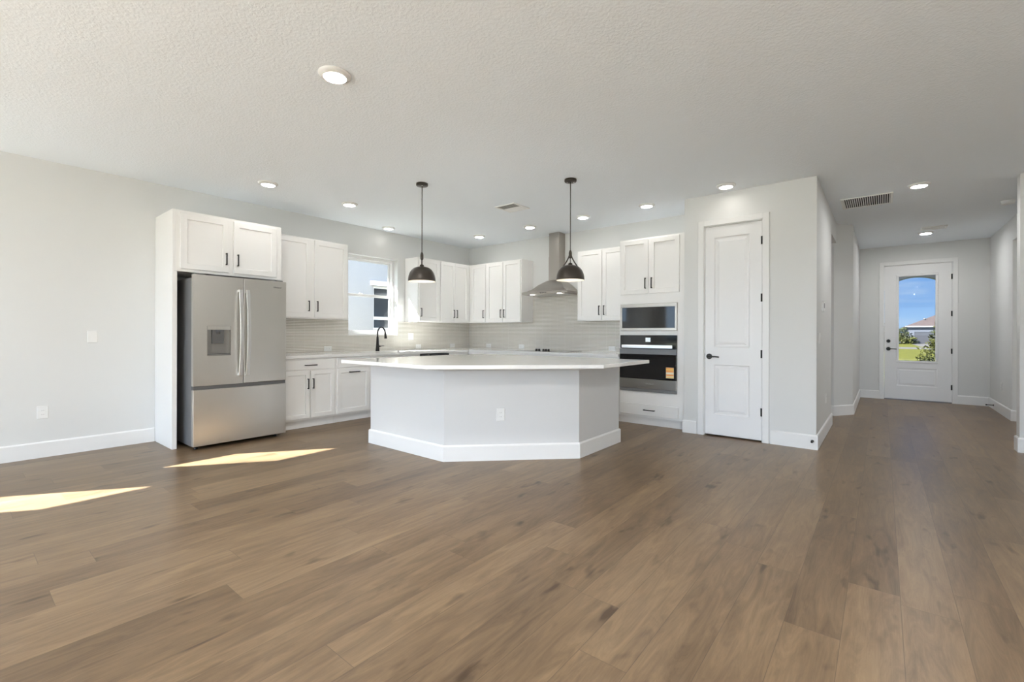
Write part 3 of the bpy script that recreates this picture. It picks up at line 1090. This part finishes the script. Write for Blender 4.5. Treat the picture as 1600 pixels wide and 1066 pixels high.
MB().box(vx0, vx1, -.028, -.0045, .446, .486).build('vent_strip', 'grey_metal_paint', ov)
st = MB().box(-2.130, -2.030, -.0374, -.0362, .640, .775).build('sticker', 'sticker_white', dr)
for z0_, z1_, m_ in ((.757, .773, 'sticker_orange'), (.715, .742, 'sticker_orange'), (.742, .757, 'sticker_yellow'), (.668, .690, 'sticker_orange'), (.645, .658, 'sticker_yellow')):
    MB().box(-2.128, -2.032, -.0382, -.0375, z0_, z1_).build('sticker_stripe', m_, st)
lettering('lettering', 'Whirlpool', .026, 'lettering_light', ov, (-2.345, -.0366, .553), (PI / 2, 0, 0))

# ------------------------------------------------------------------ refrigerator (local frame, faces +x)
rf = thing('refrigerator', 'stainless french-door refrigerator with a water dispenser and bottom freezer', 'refrigerator', (-5.395, 1.578, 0), RA)
RW = .925
MB().box(.004, RW - .004, .062, .78, .035, 1.758).build('cabinet_body', 'grey_metal_paint', rf, .004)
def fdoor(name, x0, x1, z0, z1, hole=None):
    mb = MB()
    if hole is None:
        mb.box(x0, x1, 0, .055, z0, z1)
    else:
        h0, h1, a, c = hole
        mb.box(x0, h0, 0, .055, z0, z1).box(h1, x1, 0, .055, z0, z1)
        mb.box(h0, h1, 0, .055, z0, a).box(h0, h1, 0, .055, c, z1)
    return mb.build(name, 'stainless', rf, .004 if hole is None else 0)
split = .467
dl = fdoor('left_door', 0, split - .003, .652, 1.788, (.122, .345, .958, 1.268))
drr = fdoor('right_door', split + .003, RW, .652, 1.788)
fz = fdoor('freezer_drawer', 0, RW, .040, .612)
MB().box(.004, RW - .004, .012, .060, .613, .651).build('door_gap_strip', 'grey_plastic', rf)
# curved bar handles
def fridge_handle(parent, x):
    mb = MB()
    rs = []
    n = 16
    z0, z1 = .738, 1.662
    for k in range(n + 1):
        s = k / n
        z = z0 + (z1 - z0) * s
        y = -.030 - .040 * math.sin(PI * s)
        th = .016
        w = .018
        rs.append([(x - w, y, z), (x + w, y, z), (x + w, y + th, z), (x - w, y + th, z)])
    mb.rings(rs)
    mb.box(x - .0165, x + .0165, -.016, 0, z0 + .002, z0 + .03).box(x - .0165, x + .0165, -.016, 0, z1 - .03, z1 - .002)
    return mb.build('handle', 'stainless_light', parent, .003)
fridge_handle(dl, split - .036)
fridge_handle(drr, split + .036)
# dispenser recess
dsp = MB()
h0, h1, a, c = .122, .345, .958, 1.268
dsp.box(h0, h1, .050, .054, a, c)
dsp.box(h0, h0 + .004, .0005, .050, a, c).box(h1 - .004, h1, .0005, .050, a, c)
dsp.box(h0 + .004, h1 - .004, .0005, .050, a, a + .012)
dsp.build('dispenser_recess', 'stainless_dark', dl)
MB().box(h0 + .004, h1 - .004, .002, .050, c - .040, c - .002).build('dispenser_panel', 'stainless', dl)
MB().box(.175, .285, .020, .050, c - .185, c - .041).build('dispenser_paddle', 'grey_plastic', dl, .004)
MB().tube([(.23, .020, c - .041), (.23, .018, c - .085)], [.022, .016], 14).build('dispenser_nozzle', 'grey_plastic', dl)
MB().box(h0 + .01, h1 - .01, .004, .048, a + .012, a + .018).build('drip_tray', 'grey_plastic', dl)
lettering('lettering', 'Whirlpool', .021, 'lettering_dark', drr, (.823, -.0006, 1.716), (PI / 2, 0, 0))
for x in (.03, RW - .11):
    MB().box(x, x + .08, .02, .12, 1.7885, 1.802).build('hinge_cover', 'grey_plastic', rf, .003)
for x in (.035, RW - .10):
    MB().lathe([(.018, 0), (.018, .012), (.010, .016), (.010, .042)], (x + .02, .10, 0), 14).build('foot', 'black_plastic', rf)
    MB().lathe([(.018, 0), (.018, .012), (.010, .016), (.010, .042)], (x + .02, .70, 0), 14).build('foot', 'black_plastic', rf)

# ------------------------------------------------------------------ recessed ceiling lights
def can(x, y, label, m='lamp_lens'):
    t_ = thing('recessed_light', label, 'ceiling light', (x, y, H), 0, 'round recessed ceiling lights')
    MB().lathe([(.100, 0), (.100, -.006), (.094, -.012), (.072, -.024), (.068, -.024), (.068, 0)], n=36, cap0=False, cap1=False).build('trim_ring', 'plastic_white', t_)
    MB().lathe([(.068, -.0205), (.066, -.0215)], n=36, cap0=True).build('lens', m, t_)
    return t_
for x, y, lb in (
    (-2.722, 1.565, 'largest round ceiling light, alone above the open floor'),
    (-5.269, 2.243, 'round ceiling light above the refrigerator cabinet'),
    (-5.284, 3.243, 'round ceiling light above the gap between refrigerator and window'),
    (-5.999, 4.356, 'round ceiling light close to the wall above the kitchen window'),
    (-5.298, 5.678, 'round ceiling light in the inner kitchen corner'),
    (-4.215, 5.651, 'round ceiling light in front of the range hood'),
    (-3.275, 5.636, 'round ceiling light just right of the range hood chimney'),
    (-2.347, 5.637, 'round ceiling light above the oven tower'),
    (-1.353, 5.440, 'round ceiling light above the pantry door'),
    (.307, 6.717, 'round ceiling light at the start of the hallway, by the grille'),
    (.536, 9.919, 'round ceiling light nearest the front door'),
    (.95, 1.565, 'added round ceiling light right of the camera, out of view'),  # this and the next lamps are unseen, added to brighten the room
    (-2.72, -2.00, 'added round ceiling light behind the camera, out of view'),
    (.95, -2.00, 'added round ceiling light behind the camera on the right side, out of view'),
    (-5.00, -2.00, 'added round ceiling light behind the camera along the left wall, out of view'),
):
    can(x, y, lb, 'lamp_lens_medium' if (y < 2 and x < -4) else 'lamp_lens_fill' if (y < 2 and x > 0) else 'lamp_lens_bright' if y < 2 else ('lamp_lens_hall' if y > 6.7 else 'lamp_lens_dim' if x < -5.9 else 'lamp_lens' if abs(x + 1.353) < .01 else 'lamp_lens_medium'))

fl = thing('fill_light', 'added dome light, unseen in the room right of the hallway', 'ceiling light', (3.0, 8.2, H))  # unseen lamp, added to spill light into the hallway
MB().lathe([(.19, -.0005), (.19, -.03), (.17, -.035)], n=36, cap0=True).build('base', 'bronze', fl)
MB().lathe([(.165, -.036), (.150, -.065), (.10, -.095), (.04, -.108)], n=36, cap0=True).build('dome', 'fill_glow', fl)

# ------------------------------------------------------------------ pendants
def pendant(x, y, ang, label):
    p = thing('pendant_light', label, 'pendant lamp', (x, y, 0), ang, 'dome pendants over the island')
    MB().lathe([(.064, H - .0005), (.064, H - .022), (.060, H - .027), (.012, H - .030)]).build('ceiling_canopy', 'bronze', p)
    for s in (-1, 1):
        MB().lathe([(.006, H - .036), (.006, H - .0295)], (s * .036, 0, 0), 10).build('screw', 'stainless_light', p)
    MB().tube([(0, 0, H - .030), (0, 0, 2.085)], .0045, 10).build('rod', 'bronze', p)
    MB().lathe([(.007, 2.090), (.013, 2.078), (.017, 2.060), (.017, 2.020), (.013, 2.008), (.006, 2.0)], n=18).build('ferrule', 'bronze', p)
    for s in (-1, 1):
        MB().tube([(s * .008, 0, 2.045), (s * .018, 0, 2.010), (s * .042, 0, 1.965), (s * .066, 0, 1.930), (s * .082, 0, 1.908)], [.006, .007, .007, .007, .006], 10).build('yoke_arm', 'bronze', p)
    MB().tube([(0, 0, 2.01), (0, 0, 1.955)], .004, 8).build('wire', 'bronze', p)
    out, inn = [], []
    R0, zb, zt = .150, 1.768, 1.930
    for k in range(13):
        a = k / 12 * (PI / 2) * .95
        out.append((R0 * math.cos(a) ** .72, zb + (zt - zb) * math.sin(a) ** .95))
    inn = [(max(r - .0025, .004), z - .002) for r, z in out]
    sh = MB()
    sh.lathe([(R0 - .0022, zb)] + [(R0, zb)] + out[1:] + [(.024, zt + .004), (.020, zt + .020), (.006, zt + .026)], n=44, cap0=False).build('shade', 'bronze', p)
    MB().lathe([(R0 - .0022, zb)] + inn[1:], n=44, cap0=False).build('shade_lining', 'shade_lining', p)
    MB().lathe([(.004, 1.800), (.020, 1.806), (.029, 1.822), (.030, 1.838), (.022, 1.860), (.014, 1.875), (.014, 1.912)], n=20).build('bulb', 'bulb', p)
a = math.atan2(3.305, -3.946)
pendant(-3.946, 3.305, a, 'bronze dome pendant over the island, in front of the window-side cabinets')
pendant(-2.596, 4.203, math.radians(40), 'bronze dome pendant over the island, in front of the range hood')

# ------------------------------------------------------------------ ceiling vents and detectors
cv = thing('ceiling_register', 'square white louvred air register in the kitchen ceiling', 'air vent', (-3.760, 4.650, H), 0, 'ceiling vents')
fr = MB()
a = .165
for x0, x1, y0, y1 in ((-a, a, -a, -a + .028), (-a, a, a - .028, a), (-a, -a + .028, -a + .028, a - .028), (a - .028, a, -a + .028, a - .028)):
    fr.box(x0, x1, y0, y1, -.012, -.0005, .003)
fr.build('frame', 'plastic_white', cv)
MB().box(-a + .028, a - .028, -a + .028, a - .028, -.003, -.0008).build('duct_shade_plate', 'vent_grey', cv)  # grey plate, the shade inside the duct given as colour
for s in (-1, 1):
    for k in range(4):
        y = s * (.018 + k * .030)
        mb = MB()
        mb.rings([[(-a + .03, y - .012, -.004 if s > 0 else -.013), (-a + .03, y + .012, -.013 if s > 0 else -.004), (-a + .03, y + .012, -.015 if s > 0 else -.006), (-a + .03, y - .012, -.006 if s > 0 else -.015)],
                  [(a - .03, y - .012, -.004 if s > 0 else -.013), (a - .03, y + .012, -.013 if s > 0 else -.004), (a - .03, y + .012, -.015 if s > 0 else -.006), (a - .03, y - .012, -.006 if s > 0 else -.015)]])
        mb.build('louvre', 'plastic_white', cv)
gv = thing('return_grille', 'white slatted return-air grille in the hallway ceiling', 'air vent', (-.157, 7.135, H), 0, 'ceiling vents')
gx, gy = .250, .275
fr = MB()
for x0, x1, y0, y1 in ((-gx, gx, -gy, -gy + .025), (-gx, gx, gy - .025, gy), (-gx, -gx + .025, -gy + .025, gy - .025), (gx - .025, gx, -gy + .025, gy - .025)):
    fr.box(x0, x1, y0, y1, -.012, -.0005, .003)
fr.build('frame', 'plastic_white', gv)
MB().box(-gx + .025, gx - .025, -gy + .025, gy - .025, -.0025, -.0008).build('duct_shade_plate', 'duct_shade_black', gv)  # flat black plate painted as the shade behind the slats
n = 22
for k in range(n):
    x = -gx + .032 + k * (2 * gx - .064) / (n - 1)
    MB().box(x - .0045, x + .0045, -gy + .025, gy - .025, -.012, -.003).build('slat', 'plastic_white', gv)
hv = thing('hall_register', 'slim white air register in the ceiling near the front door', 'air vent', (.605, 9.500, H), 0, 'ceiling vents')
fr = MB()
for x0, x1, y0, y1 in ((-.15, .15, -.10, -.075), (-.15, .15, .075, .10), (-.15, -.125, -.075, .075), (.125, .15, -.075, .075)):
    fr.box(x0, x1, y0, y1, -.022, -.0005, .004)
fr.build('frame', 'plastic_white', hv)
for k in range(5):
    y = -.058 + k * .029
    MB().box(-.125, .125, y - .010, y + .010, -.018, -.012).build('louvre', 'plastic_white', hv)
MB().box(-.125, .125, -.075, .075, -.003, -.0008).build('duct_shade_plate', 'slot', hv)  # dark plate standing in for shade above the louvres
sd = thing('smoke_detector', 'round white smoke detector on the hallway ceiling', 'smoke detector', (1.190, 8.180, H))
MB().lathe([(.066, -.0005), (.066, -.010), (.062, -.014), (.060, -.036), (.052, -.044), (.018, -.046)], n=30).build('housing', 'plastic_white', sd)
MB().lathe([(.0605, -.018), (.0612, -.0195), (.0605, -.021)], n=30, cap0=False, cap1=False).build('slot_ring', 'slot', sd)

# ------------------------------------------------------------------ outlets and switches (local: faces -y)
def plate(name, label, cat, loc, rz, w=.074, h=.118, kind='outlet', horizontal=False, group=None):
    p = thing(name, label, cat, loc, rz, group)
    if horizontal:
        w, h = h, w
    mb = MB()
    mb.panel(-w / 2, w / 2, -h / 2, h / 2, [(0, -.0005), (0, -.004), (.004, -.0068)])
    mb.build('cover_plate', 'plastic_white', p)
    if kind == 'outlet':
        mb = MB()
        ww, hh = (.034, .068) if not horizontal else (.068, .034)
        mb.panel(-ww / 2, ww / 2, -hh / 2, hh / 2, [(0, -.006), (0, -.0085), (.0012, -.009)])
        ins = mb.build('receptacle', 'plastic_white', p)
        for s in (-1, 1):
            for q in (-1, 1):
                sl_ = MB()
                if horizontal:
                    sl_.box(s * .019 - .004, s * .019 + .004, -.0094, -.0088, q * .006 - .0011, q * .006 + .0011)
                else:
                    sl_.box(q * .006 - .0011, q * .006 + .0011, -.0094, -.0088, s * .019 - .004, s * .019 + .004)
                sl_.build('slot', 'slot', ins)
    else:
        gangs = 2 if kind == 'double_switch' else 1
        for g_ in range(gangs):
            xo = (g_ - (gangs - 1) / 2) * .046
            mb = MB()
            mb.rings([[(xo - .0165, -.006, -.033), (xo + .0165, -.006, -.033), (xo + .0165, -.006, .033), (xo - .0165, -.006, .033)],
                      [(xo - .0165, -.007, -.033), (xo + .0165, -.007, -.033), (xo + .0165, -.0115, .033), (xo - .0165, -.0115, .033)]])
            mb.build('rocker', 'plastic_white', p)
    return p
plate('wall_outlet', 'white outlet low on the bare left wall', 'outlet', (XL, .597, .430), RA, .078, .122, group='white outlets')
plate('light_switch', 'white switch plate on the bare left wall', 'light switch', (XL, .950, 1.154), RA, .078, .122, 'switch', group='white switches')
bz = .973
plate('wall_outlet', 'outlet on the tiles between the refrigerator and the faucet', 'outlet', (XL + .008, 3.490, bz), RA, horizontal=True, group='outlets on the tiles')
plate('wall_outlet', 'outlet on the tiles just right of the kitchen window, below the switch', 'outlet', (XL + .008, 5.152, bz), RA, horizontal=True, group='outlets on the tiles')
plate('wall_outlet', 'outlet on the window-side tiles near the kitchen corner', 'outlet', (XL + .008, 5.960, bz), RA, horizontal=True, group='outlets on the tiles')
plate('light_switch', 'double switch on the tiles right of the kitchen window', 'light switch', (XL + .008, 4.985, 1.146), RA, .118, .118, 'double_switch', group='white switches')
plate('wall_outlet', 'outlet on the hood-side tiles nearest the kitchen corner', 'outlet', (-5.728, YB - .008, bz), 0, horizontal=True, group='outlets on the tiles')
plate('wall_outlet', 'outlet on the tiles beside the left end of the cooktop', 'outlet', (-4.950, YB - .008, bz), 0, horizontal=True, group='outlets on the tiles')
plate('wall_outlet', 'outlet on the tiles beside the oven tower', 'outlet', (-3.205, YB - .008, bz), 0, horizontal=True, group='outlets on the tiles')
# on the island's diagonal face
fcx = -2.823
plate('wall_outlet', 'white outlet on the clipped front of the island', 'outlet', (-2.808, -2.808 + 6.120, .430), PI / 4, .078, .122, group='white outlets')
# hallway side of the pantry block faces +x
th = thing('thermostat', 'small white thermostat on the pantry hallway wall', 'thermostat', (PX1, 6.240, 1.515), RA)
MB().panel(-.060, .060, -.058, .058, [(0, -.0005), (0, -.016), (.006, -.022)]).build('housing', 'plastic_white', th)
MB().box(-.035, .035, -.0228, -.0222, -.02, .035).build('screen', 'grey_plastic', th)
plate('light_switch', 'white double switch on the pantry corner, hallway side', 'light switch', (PX1, 5.950, 1.155), RA, .118, .118, 'double_switch', group='white switches')
plate('wall_outlet', 'white outlet low on the pantry hallway wall', 'outlet', (PX1, 6.690, .430), RA, .074, .118, group='white outlets')
plate('wall_outlet', 'white outlet low on the foyer wall right of the front door', 'outlet', (HX1, 10.10, .420), -RA, .074, .118, group='white outlets')

def doorstop(label, loc, rz, L):
    s = thing('door_stop', label, 'door stop', loc, rz, 'door stops')
    MB().lathe([(.014, 0), (.014, -.006), (.006, -.010), (.006, -L)], n=14, axis='y').build('rod', 'black_metal', s)
    MB().lathe([(.010, -L + .002), (.011, -L - .014), (.007, -L - .018)], n=14, axis='y').build('bumper', 'rubber', s)
doorstop('black door stop on the pantry baseboard at the corner', (-.565, PY0 - BT, .088), 0, .045)
doorstop('long black door stop on the foyer baseboard right of the front door', (HX1 - BT, 10.62, .07), -RA, .075)

# ------------------------------------------------------------------ outside
struct('patio_bounce_ground', MB().box(-12, 9, -9.0, YK - .16, -.14, -.02), 'patio_bounce')  # unseen slab, added to bounce sunlight in through the rear glass
struct('roof_eave', MB().box(XL - .70, XL - .21, .9, YB + .8, 2.76, 2.90), 'stucco')
struct('lawn_ground', MB().box(-60, 80, YF + 2.6, 92, -.65, -.12), 'lawn_green')
struct('side_ground', MB().box(-30, XL - .21, -9, YF + 2.5, -.4, -.15), 'lawn_green')
struct('back_ground', MB().box(-60, 60, -60, -9.05, -.4, -.16), 'lawn_green')
struct('porch_floor', MB().box(-1.6, 2.6, YF + .17, YF + 2.59, -.14, -.02), 'concrete')
# porch front wall with a round-headed opening
ax, az, ar = .57, 1.772, .692
y0, y1 = 13.20, 13.45
mb = MB()
N_ = 28
arc = [(ax - ar * math.cos(PI * k / N_), az + ar * math.sin(PI * k / N_)) for k in range(N_ + 1)]
top = 3.0
mb.box(-1.6, ax - ar, y0, y1, -.14, top)
mb.box(ax + ar, 2.6, y0, y1, -.14, top)
for (xa, za), (xb, zb_) in zip(arc, arc[1:]):
    mb.rings([[(xa, y0, za), (xb, y0, zb_), (xb, y0, top), (xa, y0, top)], [(xa, y1, za), (xb, y1, zb_), (xb, y1, top), (xa, y1, top)]])
struct('wall_porch', mb, 'porch_paint')
struct('roof_porch', MB().box(-1.6, 2.6, YF + .2, 13.20, 2.85, 3.0), 'porch_paint')

# neighbouring house seen through the kitchen window
NX = -9.4
nb = thing('neighbor_house', 'white stucco neighbouring house outside the kitchen window', 'house', (0, 0, 0), 0, 'neighbouring houses')
ny0, ny1, nz0, nz1 = 6.40, 7.35, 1.285, 2.33
wl = wall_y(MB(), NX - .2, NX, -6, 16, [(ny0, ny1, nz0, nz1)], 3.15)
wl.box(NX - 9, NX - .2, -6, -5.8, 0, 3.15).box(NX - 9, NX - .2, 15.8, 16, 0, 3.15).box(NX - 9, NX - 8.8, -5.8, 15.8, 0, 3.15)
wl.build('wall', 'stucco', nb)
rfm = MB()
rfm.rings([[(NX + .12, -6.3, 3.15), (NX - 9.3, -6.3, 3.15), (NX - 9.3, 16.3, 3.15), (NX + .12, 16.3, 3.15)],
           [(NX - 4.2, -2, 4.7), (NX - 5.0, -2, 4.7), (NX - 5.0, 12, 4.7), (NX - 4.2, 12, 4.7)]])
rfm.build('roof', 'roof_tile', nb)
wf = MB()
w_ = .05
wf.box(NX - .10, NX - .05, ny0, ny0 + w_, nz0, nz1).box(NX - .10, NX - .05, ny1 - w_, ny1, nz0, nz1)
wf.box(NX - .10, NX - .05, ny0 + w_, ny1 - w_, nz1 - w_, nz1).box(NX - .10, NX - .05, ny0 + w_, ny1 - w_, nz0, nz0 + w_)
wf.box(NX - .10, NX - .05, ny0 + w_, ny1 - w_, 1.53, 1.60)
wn_ = wf.build('window', 'trim_white', nb)
MB().box(NX - .09, NX - .08, ny0 + w_, ny1 - w_, nz0 + w_, nz1 - w_).build('pane', 'night_pane', wn_)
MB().box(NX + .001, NX + .06, ny0 - .09, ny1 + .09, 2.335, 2.45).build('window_header', 'trim_white', nb)

# house across the street
fh = thing('street_house', 'pale grey house with a brown hip roof, seen through the front door', 'house', (0, 0, 0), 0, 'neighbouring houses')
hy = 95.0
ghx0, ghx1 = 3.85, 7.4
wl = MB()
gz = -.45
wl.box(3.15, ghx0, hy, hy + .3, gz, 2.45).box(ghx1, 11, hy, hy + .3, gz, 2.45).box(ghx0, ghx1, hy, hy + .3, 1.72, 2.45)
wl.box(3.15, 3.45, hy + .3, hy + 12, gz, 2.45).box(10.7, 11, hy + .3, hy + 12, gz, 2.45).box(3.45, 10.7, hy + 11.7, hy + 12, gz, 2.45)
wl.build('wall', 'stucco_grey', fh)
MB().box(ghx0 - .12, ghx1 + .12, hy + .06, hy + .14, gz, 1.74).build('garage_door', 'garage_grey', fh)
rfm = MB()
rfm.rings([[(2.75, hy - .45, 2.45), (11.4, hy - .45, 2.45), (11.4, hy + 12.4, 2.45), (2.75, hy + 12.4, 2.45)],
           [(2.75, hy - .45, 2.62), (11.4, hy - .45, 2.62), (11.4, hy + 12.4, 2.62), (2.75, hy + 12.4, 2.62)],
           [(6.9, hy + 5.2, 4.6), (7.3, hy + 5.2, 4.6), (7.3, hy + 7, 4.6), (6.9, hy + 7, 4.6)]])
rfm.build('roof', 'roof_tile', fh)
MB().box(2.72, 11.43, hy - .50, hy - .452, 2.46, 2.66).build('fascia', 'fascia_paint', fh)
MB().lathe([(.10, 3.25), (.10, 3.75), (.16, 3.78), (.16, 3.9)], (5.15, hy + 2.4, 0), 12).build('roof_vent', 'grey_plastic', fh)
struct('driveway_ground', MB().box(3.4, 7.8, 70, hy - .5, -.119, -.10), 'concrete')
struct('road', MB().box(-60, 80, 58, 66, -.119, -.105), 'concrete')

def foliage(n, ctr, rad, size, seed, squash=1.0):
    rnd_ = random.Random(seed)
    mb = MB()
    for k in range(n):
        th_, ph = rnd_.uniform(0, 2 * PI), math.acos(rnd_.uniform(-1, 1))
        r = rnd_.uniform(.45, 1.0) ** .6
        p = Vector((ctr[0] + rad[0] * r * math.sin(ph) * math.cos(th_), ctr[1] + rad[1] * r * math.sin(ph) * math.sin(th_), ctr[2] + rad[2] * r * math.cos(ph)))
        d = Vector((rnd_.uniform(-1, 1), rnd_.uniform(-1, 1), rnd_.uniform(-.3, 1))).normalized()
        s = d.cross(Vector((rnd_.uniform(-1, 1), rnd_.uniform(-1, 1), .3))).normalized()
        L = size * rnd_.uniform(.7, 1.4)
        up_ = d.cross(s) * L * .12
        a = [p, p + d * L * .5 + s * L * .27 + up_, p + d * L, p + d * L * .5 - s * L * .27 + up_]
        mb.f([mb.v(q) for q in a])
    return mb
def bush(name, label, cat, x, y, gz, blobs, leaf, m, seed, trunk, group=None):
    o = thing(name, label, cat, (x, y, gz), 0, group)
    big = MB()
    for k, (bx_, by_, bz_, rx, ry, rz_, n) in enumerate(blobs):
        f_ = foliage(n, (bx_, by_, bz_), (rx, ry, rz_), leaf, seed + k)
        me = bpy.data.meshes.new('tmp')
        f_.bm.to_mesh(me)
        f_.bm.free()
        big.bm.from_mesh(me)
        bpy.data.meshes.remove(me)
    big.build('foliage', m, o)
    mb = MB()
    for k, (bx_, by_, bz_, *_r) in enumerate(blobs):
        mb.tube([(bx_ * .15, by_ * .15, 0), (bx_ * .5, by_ * .5, bz_ * .55), (bx_, by_, bz_)], [trunk, trunk * .7, trunk * .3], 7)
    mb.build('stem', 'bark', o)
    return o
bush('shrub', 'bushy yellow-green shrub just outside the front door glass', 'shrub', 1.25, 17.0, -.12,
     [(-.02, 0, .62, .50, .45, .55, 900), (.12, .1, 1.15, .36, .4, .42, 620), (.10, 0, 1.55, .24, .3, .26, 260), (.17, 0, 2.02, .16, .2, .22, 220), (.19, 0, 2.32, .09, .1, .16, 70), (-.20, 0, .25, .30, .3, .28, 300), (.15, 0, .3, .4, .3, .3, 300)],
     .085, 'leaf_green', 11, .03, 'front garden planting')
bush('shrub', 'low leafy shrub beside the far house, left of its garage', 'shrub', 3.0, 91, -.45,
     [(-.9, 0, .6, 1.3, 1.0, .7, 420), (.1, .2, .7, .9, .8, .7, 260)], .34, 'leaf_green', 31, .05, 'front garden planting')
bush('tree', 'small airy tree standing at the far house corner', 'tree', 2.6, 93, -.45,
     [(-.2, 0, 2.1, .7, .8, .8, 200), (.3, 0, 1.5, .6, .6, .6, 140)], .32, 'leaf_green', 51, .07, 'trees across the street')
bush('tree', 'broad dark tree left of the far house', 'tree', .4, 108, -.45,
     [(0, 0, 2.0, 2.0, 1.6, 1.6, 480), (1.3, 0, 1.6, 1.2, 1.2, 1.2, 260), (-1.6, 0, 2.2, 1.5, 1.2, 1.5, 260)], .42, 'leaf_green', 71, .12, 'trees across the street')
